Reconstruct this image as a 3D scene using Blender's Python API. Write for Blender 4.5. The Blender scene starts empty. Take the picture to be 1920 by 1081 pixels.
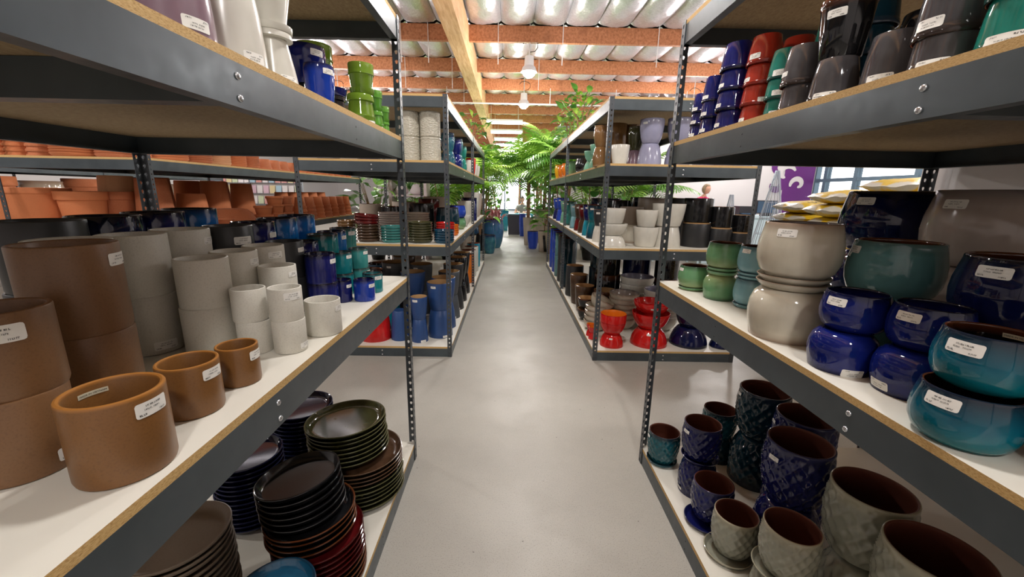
import bpy, bmesh, math, random
from mathutils import Vector, Matrix
random.seed(7)
PI = math.pi
scene = bpy.context.scene
COL = scene.collection

# ------------------------------------------------------------------ camera
CAM_H = 1.413
FPX, PITCH, ROLL, YAW = 762.5, 0.231, 0.0181, -0.0096
_c, _s = math.cos(YAW), math.sin(YAW)
_R0, _F0, _Z = Vector((_c, _s, 0)), Vector((-_s, _c, 0)), Vector((0, 0, 1))
_c, _s = math.cos(PITCH), math.sin(PITCH)
CF = _F0 * _c - _Z * _s
_U0 = _F0 * _s + _Z * _c
_c, _s = math.cos(ROLL), math.sin(ROLL)
CR = _R0 * _c + _U0 * _s
CU = _U0 * _c - _R0 * _s
CC = Vector((0, 0, CAM_H))
cam_data = bpy.data.cameras.new('camera')
cam_data.sensor_width = 36.0
cam_data.lens = 36.0 * FPX / 1920.0
cam_data.clip_start, cam_data.clip_end = 0.02, 200
cam = bpy.data.objects.new('camera', cam_data)
COL.objects.link(cam)
cam.matrix_world = Matrix(((CR.x, CU.x, -CF.x, CC.x), (CR.y, CU.y, -CF.y, CC.y), (CR.z, CU.z, -CF.z, CC.z), (0, 0, 0, 1)))
scene.camera = cam

def ray(px, py):
    return CF + CR * ((px - 960) / FPX) + CU * ((540.5 - py) / FPX)
def at_y(px, py, y):
    d = ray(px, py)
    return CC + d * (y / d.y)
def X(px, y, z=1.0):
    """world x of picture column px at depth y and height z"""
    a, b = at_y(px, 300, y), at_y(px, 500, y)
    t = (z - a.z) / (b.z - a.z)
    return a.x + (b.x - a.x) * t

# ------------------------------------------------------------------ world, exposure
world = bpy.data.worlds.new('daylight')
scene.world = world
world.use_nodes = True
_bg = world.node_tree.nodes['Background']
_bg.inputs[0].default_value = (0.92, 0.96, 1.0, 1)
_bg.inputs[1].default_value = 3.0
scene.view_settings.view_transform = 'Standard'
scene.view_settings.look = 'None'
scene.view_settings.exposure = 0.0
scene.view_settings.gamma = 1.0
scene.cycles.use_denoising = True
scene.cycles.max_bounces = 6
scene.cycles.diffuse_bounces = 4
scene.cycles.glossy_bounces = 3
scene.cycles.transmission_bounces = 3
scene.cycles.sample_clamp_indirect = 4.0
scene.cycles.caustics_reflective = False
scene.cycles.caustics_refractive = False
LAMP_W = 150.0

# ------------------------------------------------------------------ helpers
def tag(o, label=None, cat=None, group=None, kind=None):
    if label: o['label'] = label
    if cat: o['category'] = cat
    if group: o['group'] = group
    if kind: o['kind'] = kind
    return o
def link(o, parent=None):
    COL.objects.link(o)
    if parent is not None: o.parent = parent
    return o
def empty(name, loc=(0, 0, 0), rz=0.0):
    o = bpy.data.objects.new(name, None)
    o.empty_display_size = 0.05
    o.location = loc; o.rotation_euler = (0, 0, rz)
    return link(o)
def obj(name, mesh, parent=None, loc=(0, 0, 0), rot=(0, 0, 0), scale=None):
    o = bpy.data.objects.new(name, mesh)
    o.location = loc; o.rotation_euler = rot
    if scale: o.scale = scale
    return link(o, parent)
def mesh_from(name, verts, faces, mats, midx=None, smooth=False, angle=None):
    me = bpy.data.meshes.new(name)
    me.from_pydata([tuple(v) for v in verts], [], faces)
    for m in (mats if isinstance(mats, (list, tuple)) else [mats]): me.materials.append(m)
    if midx: me.polygons.foreach_set('material_index', midx)
    if smooth or angle:
        me.polygons.foreach_set('use_smooth', [True] * len(me.polygons))
        if angle: me.set_sharp_from_angle(angle=math.radians(angle))
    me.update()
    return me
BOXF = [(0, 3, 2, 1), (4, 5, 6, 7), (0, 1, 5, 4), (1, 2, 6, 5), (2, 3, 7, 6), (3, 0, 4, 7)]
class MB:
    """collects simple shapes into one mesh"""
    def __init__(s): s.v, s.f, s.m = [], [], []
    def add(s, vs, fs, m=0):
        n = len(s.v); s.v += [tuple(v) for v in vs]
        s.f += [tuple(i + n for i in f) for f in fs]; s.m += [m] * len(fs)
        return s
    def box(s, x0, x1, y0, y1, z0, z1, m=0):
        return s.add([(x0, y0, z0), (x1, y0, z0), (x1, y1, z0), (x0, y1, z0), (x0, y0, z1), (x1, y0, z1), (x1, y1, z1), (x0, y1, z1)], BOXF, m)
    def tube(s, pts, r, seg=6, m=0):
        pts = [Vector(p) for p in pts]; n0 = len(s.v); k = len(pts)
        rr = r if isinstance(r, (list, tuple)) else [r] * k
        for i, p in enumerate(pts):
            t = (pts[min(i + 1, k - 1)] - pts[max(i - 1, 0)]).normalized()
            a = t.orthogonal().normalized() if abs(t.z) > .9 else t.cross(Vector((0, 0, 1))).normalized()
            b = t.cross(a)
            for j in range(seg):
                w = 2 * PI * j / seg
                s.v.append(tuple(p + (a * math.cos(w) + b * math.sin(w)) * rr[i]))
        for i in range(k - 1):
            for j in range(seg):
                s.f.append((n0 + i * seg + j, n0 + i * seg + (j + 1) % seg, n0 + (i + 1) * seg + (j + 1) % seg, n0 + (i + 1) * seg + j)); s.m.append(m)
        s.f.append(tuple(n0 + j for j in range(seg))[::-1]); s.m.append(m)
        s.f.append(tuple(n0 + (k - 1) * seg + j for j in range(seg))); s.m.append(m)
        return s
    def prism(s, poly, axis, a0, a1, m=0):
        """extrude a 2-D outline (u,v) along axis ('x': u=y,v=z; 'y': u=x,v=z; 'z')"""
        n = len(poly)
        def pt(u, v, a): return (a, u, v) if axis == 'x' else (u, a, v) if axis == 'y' else (u, v, a)
        vs = [pt(u, v, a0) for u, v in poly] + [pt(u, v, a1) for u, v in poly]
        fs = [(i, (i + 1) % n, n + (i + 1) % n, n + i) for i in range(n)] + [tuple(range(n))[::-1], tuple(range(n, 2 * n))]
        return s.add(vs, fs, m)
    def mesh(s, name, mats, smooth=False, angle=None):
        me = mesh_from(name, s.v, s.f, mats, s.m, smooth, angle)
        bm = bmesh.new(); bm.from_mesh(me); bmesh.ops.recalc_face_normals(bm, faces=bm.faces); bm.to_mesh(me); bm.free()
        return me
    def obj(s, name, mats, parent=None, loc=(0, 0, 0), rot=(0, 0, 0), smooth=False, angle=None):
        return obj(name, s.mesh(name, mats, smooth, angle), parent, loc, rot)

ORD = ['lowest', 'second', 'third', 'fourth', 'fifth', 'sixth', 'seventh', 'eighth', 'ninth', 'tenth', 'eleventh', 'twelfth', 'thirteenth', 'fourteenth', 'fifteenth', 'sixteenth', 'seventeenth']
def nth(k, what='from the bottom'): return ', lowest of its pile' if k == 0 else ', %s %s' % (ORD[k], what)
FIRST = ['first'] + ORD[1:]
# ------------------------------------------------------------------ materials
class NT:
    def __init__(s, name):
        s.mat = bpy.data.materials.new(name); s.mat.use_nodes = True
        s.t = s.mat.node_tree; s.b = s.t.nodes['Principled BSDF']
    def n(s, typ, **kw):
        nd = s.t.nodes.new(typ)
        for k, v in kw.items():
            if k.startswith('i_'): nd.inputs[k[2:].replace('_', ' ')].default_value = v
            else: setattr(nd, k, v)
        return nd
    def l(s, a, b): s.t.links.new(a, b)
    def coords(s, kind='Object', scale=(1, 1, 1)):
        c = s.n('ShaderNodeTexCoord'); m = s.n('ShaderNodeMapping'); m.inputs['Scale'].default_value = scale
        s.l(c.outputs[kind], m.inputs[0]); return m.outputs[0]
    def noise(s, vec, scale, detail=3, rough=.55):
        n = s.n('ShaderNodeTexNoise', i_Scale=scale, i_Detail=detail, i_Roughness=rough); s.l(vec, n.inputs['Vector']); return n.outputs['Fac']
    def ramp(s, fac, stops):
        r = s.n('ShaderNodeValToRGB'); e = r.color_ramp.elements
        while len(e) < len(stops): e.new(.5)
        for k, (p, c) in enumerate(stops): e[k].position = p; e[k].color = (*c[:3], 1)
        s.l(fac, r.inputs[0]); return r.outputs[0]
    def mix(s, fac, a, b, mode='MIX'):
        m = s.n('ShaderNodeMix', data_type='RGBA', blend_type=mode)
        if isinstance(fac, float): m.inputs[0].default_value = fac
        else: s.l(fac, m.inputs[0])
        for sock, v in ((m.inputs[6], a), (m.inputs[7], b)):
            if isinstance(v, tuple): sock.default_value = (*v[:3], 1)
            else: s.l(v, sock)
        return m.outputs[2]
    def bump(s, h, strength=.2, dist=.002):
        b = s.n('ShaderNodeBump'); b.inputs['Strength'].default_value = strength; b.inputs['Distance'].default_value = dist
        s.l(h, b.inputs['Height']); s.l(b.outputs[0], s.b.inputs['Normal'])
    def done(s, col=None, rough=None, metal=0., spec=None, coat=0.):
        if col is not None:
            if isinstance(col, tuple): s.b.inputs['Base Color'].default_value = (*col[:3], 1)
            else: s.l(col, s.b.inputs['Base Color'])
        if rough is not None:
            if isinstance(rough, float): s.b.inputs['Roughness'].default_value = rough
            else: s.l(rough, s.b.inputs['Roughness'])
        s.b.inputs['Metallic'].default_value = metal
        if spec is not None: s.b.inputs['Specular IOR Level'].default_value = spec
        if coat: s.b.inputs['Coat Weight'].default_value = coat; s.b.inputs['Coat Roughness'].default_value = .04
        return s.mat
def rgb(h):
    """sRGB hex to linear"""
    c = [int(h[i:i + 2], 16) / 255 for i in (0, 2, 4)]
    return tuple(x / 12.92 if x <= .04045 else ((x + .055) / 1.055) ** 2.4 for x in c)
def plain(name, hexc, rough=.5, metal=0., spec=None):
    return NT(name).done(rgb(hexc), rough, metal, spec)
def glaze(name, hexc, rim=None, rough=.1, alt=None, streak=.35, low=None, coat=0., rim_from=.80):
    """shiny ceramic glaze: streaky body, rim where the glaze breaks darker or lighter"""
    g = NT(name); base = rgb(hexc)
    alt = rgb(alt) if alt else tuple(c * .55 for c in base)
    n1 = g.noise(g.coords('Object', (40, 40, 6)), 1., 3)
    n2 = g.noise(g.coords('Object', (1, 1, 1)), 14., 2)
    c = g.mix(g.ramp(n1, [(.35, (0, 0, 0)), (.75, (streak, streak, streak))]), base, alt)
    c = g.mix(g.ramp(n2, [(.4, (0, 0, 0)), (.8, (streak, streak, streak))]), c, tuple(min(1, x * 1.35 + .01) for x in base))
    sep = g.n('ShaderNodeSeparateXYZ'); tc = g.n('ShaderNodeTexCoord'); g.l(tc.outputs['Generated'], sep.inputs[0])
    if rim:
        c = g.mix(g.ramp(sep.outputs[2], [(rim_from, (0, 0, 0)), (.99, (1, 1, 1))]), c, rgb(rim))
    if low:
        c = g.mix(g.ramp(sep.outputs[2], [(0., (1, 1, 1)), (.5, (0, 0, 0))]), c, rgb(low))
    return g.done(c, rough, coat=coat)
def matte(name, hexc, speck=.25, rough=.6, dark=None, scale=260., lip=None):
    """unglazed or satin stoneware with a fine fleck"""
    g = NT(name); base = rgb(hexc); dk = rgb(dark) if dark else tuple(c * .5 for c in base)
    v = g.coords('Object')
    n1 = g.noise(v, scale, 2); n2 = g.noise(v, 9., 3)
    c = g.mix(g.ramp(n1, [(.5, (0, 0, 0)), (.72, (speck, speck, speck))]), base, dk)
    c = g.mix(g.ramp(n2, [(.35, (0, 0, 0)), (.8, (.3, .3, .3))]), c, tuple(min(1, x * 1.25) for x in base))
    if lip:
        sep = g.n('ShaderNodeSeparateXYZ'); tc = g.n('ShaderNodeTexCoord'); g.l(tc.outputs['Generated'], sep.inputs[0])
        c = g.mix(g.ramp(sep.outputs[2], [(.955, (0, 0, 0)), (.985, (1, 1, 1))]), c, rgb(lip))
    g.bump(n1, .08, .0006)
    return g.done(c, rough)

M = {}
M['steel'] = (lambda g: g.done(g.ramp(g.noise(g.coords('Object', (1, 1, 1)), 5., 4), [(.3, rgb('424a4f')), (.8, rgb('565f64'))]), g.ramp(g.noise(g.coords('Object'), 30., 3), [(.3, (.30,) * 3), (.8, (.42,) * 3)]), .35))(NT('grey powder coated steel'))
M['post'] = (lambda g: g.done(g.ramp(g.noise(g.coords('Object'), 8., 4), [(.3, rgb('3e4246')), (.8, rgb('565b60'))]), .38, .35))(NT('dark grey post steel'))
M['white_top'] = (lambda g: g.done(g.ramp(g.noise(g.coords('Object'), 3., 4), [(.3, rgb('dcd8cc')), (.8, rgb('e8e5da'))]), .42))(NT('white melamine'))
def chip(name, a, b, c, sc):
    g = NT(name); n = g.noise(g.coords('Object', (1, .45, 2.0)), sc, 3, .7)
    g.bump(n, .2, .002)
    return g.done(g.ramp(n, [(.3, rgb(a)), (.48, rgb(b)), (.68, rgb(c))]), .75)
M['chip_edge'] = chip('particleboard edge', '9a7644', 'c9a468', 'd8b984', 380.)
M['chip_face'] = chip('particleboard underside', '8a7354', '9c8565', 'a99472', 110.)
M['bolt'] = plain('zinc bolt', 'c9ccd0', .25, .9)
M['sticker'] = plain('white sticker paper', 'eceae4', .45)
M['cream_sticker'] = plain('cream sticker paper', 'dcd6bd', .5)
M['ink'] = plain('black printing ink and hole dark', '1d1c1c', .6)
M['clay'] = matte('raw clay inside', '7a3a20', .3, .7)
M['clay_tan'] = matte('buff clay inside', 'b08a5c', .2, .75)
M['terracotta'] = matte('terracotta', 'c8794c', .2, .78, scale=160.)
M['terracotta_b'] = matte('weathered terracotta', 'b86e48', .25, .8, 'd8a07c', scale=120.)
M['terracotta_pale'] = matte('pale terracotta', 'd9a67c', .2, .78, scale=160.)
M['tan'] = matte('tan stoneware', '775029', .4, .36, '583818', 330., 'a06a30')
M['brown'] = matte('brown stoneware', '785638', .4, .42, '583c24', 330.)
M['white_stone'] = matte('pale grey stoneware', 'cdc9be', .3, .5, '8d897f', 330.)
M['charcoal'] = matte('charcoal stoneware', '2b2c2e', .2, .4, '17181a', 300.)
M['navy'] = glaze('navy glaze', '141a5e', '120f1c', .07, '0a0c30', .5)
M['cobalt'] = glaze('cobalt glaze', '0f1c68', '0c1030', .05, '0a1246', .35)
M['brightblue'] = glaze('bright cobalt glaze', '1c3c9e', '14183c', .05, '101f66', .4)
M['azure'] = glaze('azure blue glaze', '1a66b0', '171c30', .08, '10568a', .5, low='1c86b4')
M['teal'] = glaze('teal glaze', '15787e', '2a1c18', .08, '0e5560', .5)
M['seateal'] = glaze('sea teal glaze', '3c8b88', '33302a', .09, '20645f', .5)
M['turq'] = glaze('turquoise glaze', '0b5c70', '161d2c', .05, '0a4660', .4, low='0e7078', rim_from=.5)
M['greyteal'] = glaze('grey teal glaze', '5e8c8e', '46625f', .06, '4a7476', .35)
M['slateblue'] = glaze('slate blue glaze', '7aa6b0', '44606a', .06, '5c8c98', .35)
M['moss'] = glaze('moss green glaze', '6a9a6e', '3a5640', .06, '4a7c54', .4, low='93a070')
M['cream'] = glaze('cream glaze', 'c6bfae', '96816f', .1, 'aca391', .35)
M['mauve_grey'] = glaze('mauve grey glaze', 'a89a92', '6e6462', .12, '92857c', .3)
M['deepnavy'] = glaze('deep navy glaze', '0d1440', '0a0c18', .05, '070a24', .5)
M['lime'] = glaze('lime green glaze', '688628', '768f34', .07, '527020', .3)
M['fern'] = glaze('fern green glaze', '578f30', '6a9c3c', .08, '2e6a1c', .4)
M['white_gloss'] = glaze('white satin glaze', 'cfccc2', None, .22, 'bdbab0', .3)
M['mauve'] = glaze('mauve satin glaze', '7e6672', None, .2, '5f4a58', .4)
M['red'] = glaze('red glaze', 'c81e1c', 'b01616', .08, '9a1010', .4)
M['brick'] = glaze('brick red glaze', '9a2c1c', '6e1c12', .07, '6c180e', .6)
M['dkred'] = glaze('oxblood glaze', '6e1414', '3a0c0c', .08, '3e0808', .7, '3a0a10')
M['jade'] = glaze('jade teal glaze', '1c7a6c', '14302e', .07, '10564c', .6)
M['graphite'] = glaze('graphite glaze', '4c4a4c', '2a1c14', .08, '2c2a2e', .7)
M['black'] = glaze('black glaze', '141416', '5a3018', .07, '060607', .5)
M['blackplain'] = glaze('black satin glaze', '151517', None, .16, '0b0b0c', .4)
M['olive'] = glaze('olive glaze', '3a3a20', '58563c', .07, '22220f', .6)
M['umber'] = glaze('umber glaze', '4a3424', '5a4432', .2, '2e1e12', .6)
M['inkblue'] = glaze('ink blue glaze', '0c1030', '2c3050', .06, '060818', .6)
M['taupe'] = matte('taupe stoneware', '8a7c6e', .3, .4)
M['bluebowl'] = glaze('teal blue glaze', '144a66', '0a2a3c', .08, '0c3048', .5)
M['denim'] = matte('denim blue stoneware', '27477c', .3, .4, '1a305a', 200.)
M['slate'] = matte('slate grey stoneware', '4a4f55', .3, .45)
M['lavender'] = glaze('lavender grey glaze', '8f8fa6', None, .2, '7c7c94', .3)
M['sage'] = glaze('sage green glaze', '6fa48c', None, .12, '568c74', .3)
M['caramel'] = glaze('caramel glaze', '7a5a36', None, .15, '5c4022', .5)
M['orange'] = glaze('orange glaze', 'd8741c', None, .12, 'c05a10', .4)
M['yellow'] = glaze('yellow glaze', 'e0a820', None, .12, 'd08c14', .4)
M['patina'] = glaze('mottled blue green glaze', '2c6a72', '1c2a50', .08, '20346e', .9)
M['jarblue'] = glaze('dripped blue jar glaze', '3a5a84', '4a4a74', .08, '2e6e84', .8, low='2e7088')
M['royal'] = glaze('royal blue glaze', '2848b4', '2440a0', .1, '1c3490', .3)
M['stone'] = matte('pale cast stone', 'b4a698', .25, .8, '94867a', 60.)
M['cyan'] = glaze('cyan glaze', '1e8ea4', '1a6a84', .1, '167a94', .4)

# ------------------------------------------------------------------ room shell
def concrete():
    g = NT('polished concrete floor'); v = g.coords('Object')
    n1 = g.noise(v, .55, 5, .6); n2 = g.noise(v, 3.5, 5, .65); n3 = g.noise(v, 230., 2)
    c = g.ramp(n1, [(.3, rgb('a5a199')), (.55, rgb('b0aca3')), (.8, rgb('bab6ac'))])
    c = g.mix(g.ramp(n2, [(.45, (0, 0, 0)), (.8, (.3, .3, .3))]), c, rgb('96928a'))
    c = g.mix(g.ramp(n3, [(.55, (0, 0, 0)), (.72, (.65, .65, .65))]), c, rgb('6f6c64'))
    vo = g.n('ShaderNodeTexVoronoi', i_Scale=11.); g.l(v, vo.inputs['Vector'])
    c = g.mix(g.ramp(vo.outputs['Distance'], [(.02, (.85, .85, .85)), (.045, (0, 0, 0))]), c, rgb('4c4a44'))
    return g.done(c, g.ramp(n2, [(.3, (.36,) * 3), (.8, (.5,) * 3)]))
M['floor'] = concrete()
M['wall'] = plain('white painted wall', 'e6e2e2', .7)
M['roof'] = plain('roof deck', '9a9690', .8)
M['frame'] = plain('blue grey window frame', '5f7482', .4, .3)
M['glass'] = (lambda g: (g.done((1, 1, 1), .02), g.b.inputs['Transmission Weight'].__setattr__('default_value', 1.), g.b.inputs['IOR'].__setattr__('default_value', 1.02), g.mat)[-1])(NT('window glass'))
def wood(name, a, b, c):
    g = NT(name); n = g.noise(g.coords('Object', (14, 1.2, 14)), 1.5, 5, .65)
    k = g.noise(g.coords('Object'), 2.2, 2)
    col = g.ramp(n, [(.3, rgb(a)), (.52, rgb(b)), (.75, rgb(c))])
    return g.done(g.mix(g.ramp(k, [(.62, (0, 0, 0)), (.72, (.45, .45, .45))]), col, rgb(a)), .6)
M['joist'] = wood('reddish fir joist', '8c5230', 'b4724a', 'c68a64')
M['glulam'] = wood('pale glued beam', 'c08c60', 'dcae80', 'eac6a0')
def foil():
    g = NT('crinkled foil facing'); v = g.coords('Object')
    n = g.noise(v, 7., 5, .65); n2 = g.noise(v, 30., 3)
    g.bump(n, .6, .03)
    return g.done(g.ramp(n2, [(.3, rgb('c8c4cc')), (.8, rgb('e6e2ea'))]), .3, .55)
M['foil'] = foil()

def struct(o): o['kind'] = 'structure'; return o
struct(MB().box(-14, 14, -6, 36, -.15, 0).obj('floor', M['floor']))
Z_JOIST, Z_ROOF = 4.41, 4.92
ceil = struct(MB().box(-14, 14, -6, 36, Z_ROOF, Z_ROOF + .1).obj('ceiling', M['roof']))
# purlins run across the aisle; foil-faced batts sag between them
JY = [-2.6 + 1.92 * k for k in range(5)] + [6.95, 9.28, 11.42, 13.26, 15.15] + [17.05 + 1.9 * k for k in range(9)]
jm = MB().box(-14, 14, -.045, .045, 0, .3).mesh('joist', M['joist'])
for y in JY: obj('joist', jm, ceil, (0, y, Z_JOIST))
def batt_mesh(seed, w=.64, L=1.82):
    rnd = random.Random(seed); nx, ny = 12, 16; vs, fs = [], []
    ph = [rnd.uniform(0, 6) for _ in range(6)]
    for j in range(ny + 1):
        for i in range(nx + 1):
            u, v = i / nx, j / ny
            sag = .17 * (math.sin(PI * u) ** .55) * (.45 + .55 * math.sin(PI * min(1, v * 1.02)) ** .6)
            wr = .010 * math.sin(9 * v + ph[0] + 3 * u) + .008 * math.sin(23 * v - 7 * u + ph[1]) + .006 * math.sin(31 * u * v + ph[2])
            vs.append(((u - .5) * w, (v - .5) * L, -sag - wr * math.sin(PI * u)))
    for j in range(ny):
        for i in range(nx):
            a = j * (nx + 1) + i
            fs.append((a, a + nx + 1, a + nx + 2, a + 1))
    return mesh_from('insulation_batt', vs, fs, M['foil'], smooth=True)
batts = [batt_mesh(s) for s in range(5)]
for k in range(4, len(JY) - 1):
    lk = (JY[k + 1] - JY[k]) / 1.92
    yc = (JY[k] + JY[k + 1]) / 2
    half = 3.2 + .42 * yc
    for i in range(-9, 12):
        x = .1 + i * .655
        if -half < x < half:
            obj('insulation_batt', batts[(i * 3 + k) % 5], ceil, (x, yc, Z_ROOF - .14), (0, 0, 0), (1.02, lk, 1))
obj('main_beam', MB().box(-.14, .14, -2.5, 36, 0, .62).mesh('main_beam', M['glulam']), ceil, (-1.02, 0, 4.08))
M['pipe'] = plain('white painted pipe', 'd6d2d0', .4)
pipe = tag(MB().tube([(-6, 13.0, 3.98), (9, 13.0, 3.98)], .022, 8).obj('sprinkler_pipe', M['pipe'], smooth=True, angle=40), 'thin white sprinkler pipe running across under the wood joists', 'pipe')
for k, hx in enumerate((-4.2, -1.9, 1.15, 3.1, 5.2)):
    MB().tube([(hx, 13.0, 3.98), (hx, 13.0, 4.42)], .008, 6).obj('hanger_rod', M['pipe'], pipe)
for (px, y) in ((752, 9.2), (803, 9.2), (934, 9.2), (1055, 9.2), (1233, 9.2), (760, 11.3), (848, 11.3), (1010, 11.3), (870, 13.1)):
    hx = X(px, y, 4.3); MB().tube([(hx, y, 3.98 + .03 * (y > 12)), (hx, y, Z_ROOF)], .007, 5).obj('hanger_rod', M['pipe'], ceil)
M['galv'] = plain('galvanised duct sheet', 'b9bcc0', .35, .6)
d = MB().box(4.4, 7.9, 14.2, 15.2, 3.62, 4.3).obj('air_duct', M['galv']); tag(d, 'square galvanised metal air duct under the ceiling', 'duct')
for hx in (4.6, 7.7): MB().box(hx - .02, hx + .02, 14.66, 14.70, 4.29, Z_ROOF + .01).obj('hanger_strap', M['galv'], d)
d = tag(MB().tube([(1.9, 17.5, 3.75), (7.9, 17.5, 3.75)], .34, 20).obj('round_duct', M['galv'], smooth=True, angle=40), 'round galvanised metal air duct above the palms', 'duct')
for hx in (2.6, 5., 7.4): MB().box(hx - .02, hx + .02, 17.48, 17.52, 4.07, Z_ROOF + .01).obj('hanger_strap', M['galv'], d)
struct(MB().box(-14, -13.9, -6, 36, 0, Z_ROOF).obj('wall_left', M['wall']))
# right wall with storefront window
WX = 8.0
wr = MB()
wr.box(WX, WX + .15, -6, 7.6, 0, Z_ROOF).box(WX, WX + .15, 11.0, 11.3, 0, Z_ROOF).box(WX, WX + .15, 7.6, 11.0, 2.9, Z_ROOF).box(WX, WX + .15, 7.6, 11.0, 0, .2).box(WX, WX + .15, 11.3, 36, 0, Z_ROOF)
struct(wr.obj('wall_right', M['wall']))
win = struct(empty('window_1', (WX + .05, 9.3, .2)))
fm = MB()
for y in (-1.7, -1.05, .42, 1.35, 1.7): fm.box(-.06, .06, y - .05, y + .05, 0, 2.7)
for z in (.05, 1.66, 2.66): fm.box(-.055, .055, -1.7, 1.7, z - .04, z + .04)
fm.obj('window_frame', M['frame'], win)
for (a, b) in ((-1.65, -1.1), (-1.0, .37), (.47, 1.3)):
    for (z0, z1) in ((.1, 1.6), (1.72, 2.6)):
        MB().box(-.004, .004, a, b, z0, z1).obj('pane', M['glass'], win)
# office partition with a purple damask graphic
struct(MB().box(3.3, 8.0, 11.0, 11.15, 0, 3.4).obj('wall_back', M['wall']))
# far wall, glazed in the middle
fw = MB().box(-14, -3, 34, 34.2, 0, Z_ROOF).box(3.5, 14, 34, 34.2, 0, Z_ROOF).box(-3, 3.5, 34, 34.2, 3.6, Z_ROOF)
struct(fw.obj('wall_far', M['wall']))
w2 = struct(empty('window_2', (.25, 34.05, 0)))
fm = MB()
for k in range(6): fm.box(-3.25 + k * 1.3 - .05, -3.25 + k * 1.3 + .05, -.05, .05, 0, 3.6)
for z in (.06, 2.3, 3.55): fm.box(-3.25, 3.25, -.045, .045, z - .05, z + .05)
fm.obj('window_frame', M['frame'], w2)
for k in range(5):
    for z0, z1 in ((.12, 2.24), (2.36, 3.5)): MB().box(-3.2 + k * 1.3, -2.0 + k * 1.3, -.004, .004, z0, z1).obj('pane', M['glass'], w2)
struct(MB().box(-14, 8.15, -6.1, -6, 0, Z_ROOF).obj('wall_front', M['wall']))
# short pale wall behind the near right rack
struct(MB().box(2.0, 2.2, -.45, 2.04, 0, 3.0).obj('wall_side', M['wall']))

# ------------------------------------------------------------------ lamps
M['lens'] = NT('lamp lens').mat
_b = M['lens'].node_tree.nodes['Principled BSDF']
_b.inputs['Emission Color'].default_value = (1, .97, .96, 1); _b.inputs['Emission Strength'].default_value = 14.
M['lamp_body'] = plain('white lamp housing', 'd9d6d8', .35)
M['cable'] = plain('black cable', '1c1a1c', .5)
def lathe_simple(prof, seg=20):
    vs, fs = [], []
    for r, z in prof:
        for j in range(seg): vs.append((r * math.cos(2 * PI * j / seg), r * math.sin(2 * PI * j / seg), z))
    for i in range(len(prof) - 1):
        for j in range(seg): fs.append((i * seg + j, i * seg + (j + 1) % seg, (i + 1) * seg + (j + 1) % seg, (i + 1) * seg + j))
    return vs, fs
def high_bay(x, y, z, label, group, w=LAMP_W):
    t = tag(empty('high_bay_lamp', (x, y, z)), label, 'lamp', group)
    v, f = lathe_simple([(.0, .30), (.09, .30), (.10, .12), (.13, .10), (.17, 0), (.165, 0), (.12, .09), (0, .09)])
    obj('housing', mesh_from('housing', v, f, M['lamp_body'], angle=40), t)
    v, f = lathe_simple([(0, .085), (.12, .085), (.135, .03), (.12, -.05), (.06, -.10), (0, -.11)])
    obj('lens', mesh_from('lens', v, f, M['lens'], smooth=True), t)
    MB().tube([(0, 0, .3), (0, 0, Z_ROOF - .3 - z + .3)], .012, 6).obj('stem', M['pipe'], t)
    pts = [(.02 + .16 * math.sin(a), .03 * math.sin(3 * a), .38 + .12 * (1 - math.cos(a))) for a in [k * PI / 5 for k in range(8)]]
    MB().tube(pts, .008, 5).obj('cable', M['cable'], t)
    ld = bpy.data.lights.new('lamp_light', 'POINT'); ld.shadow_soft_size = .14; ld.energy = w; ld.color = (1, .965, .94)
    lo = bpy.data.objects.new('lamp_light', ld); link(lo, t); lo.location = (0, 0, -.27)
for y in (9.28, 12.5):
    high_bay(.36 if y < 10 else .36, y, 3.86, 'hanging white high-bay lamp above the aisle, ' + ('before' if y < 10 else 'behind') + ' the sprinkler pipe', 'high-bay lamps over the aisle')
for x in (-4.9, .36, 5.2):
    for y in (-1.6, 1.6, 4.9):
        high_bay(x, y, 3.78, '%s hanging high-bay lamp %s' % (FIRST[int((y + 1.6) / 3.2)], 'over the near aisle' if abs(x) < 1 else 'left of the near racks' if x < 0 else 'right of the near racks'), 'high-bay lamps over the store')
for x in (-4.9, 5.2):
    for y in (9.28, 12.5, 16.5, 21): high_bay(x, y, 3.78, '%s hanging high-bay lamp %s of the far racks' % (FIRST[int(y / 4) - 2], 'left' if x < 0 else 'right'), 'high-bay lamps over the far store', LAMP_W * 1.3)
def strip_lamp(x, y, z, w, k=0):
    t = tag(empty('strip_lamp', (x, y, z)), FIRST[k] + ' glowing white tube lamp beyond the high-bay lamps', 'lamp', 'tube lamps above the palms')
    MB().box(-.68, .68, -.09, .09, .03, .09).obj('housing', M['lamp_body'], t)
    MB().tube([(-.66, 0, 0), (.66, 0, 0)], .07, 12).obj('tube', M['lens'], t, smooth=True, angle=40)
    for sx in (-.5, .5): MB().tube([(sx, 0, .09), (sx, 0, Z_ROOF - z + .01)], .006, 5).obj('hanger_wire', M['pipe'], t)
    ld = bpy.data.lights.new('tube_light', 'AREA'); ld.shape = 'RECTANGLE'; ld.size = 1.3; ld.size_y = .15; ld.energy = w; ld.color = (1, .96, .96)
    lo = bpy.data.objects.new('tube_light', ld); link(lo, t); lo.location = (0, 0, -.09)
for k, (px, py, y) in enumerate(((946, 229, 16.2), (950, 247, 18.4))):
    p = at_y(px, py, y); strip_lamp(p.x, p.y, p.z, 260, k)
for k, y in enumerate((20.6, 23, 26)): strip_lamp(-.1, y, 3.9, 260, k + 2)

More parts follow.
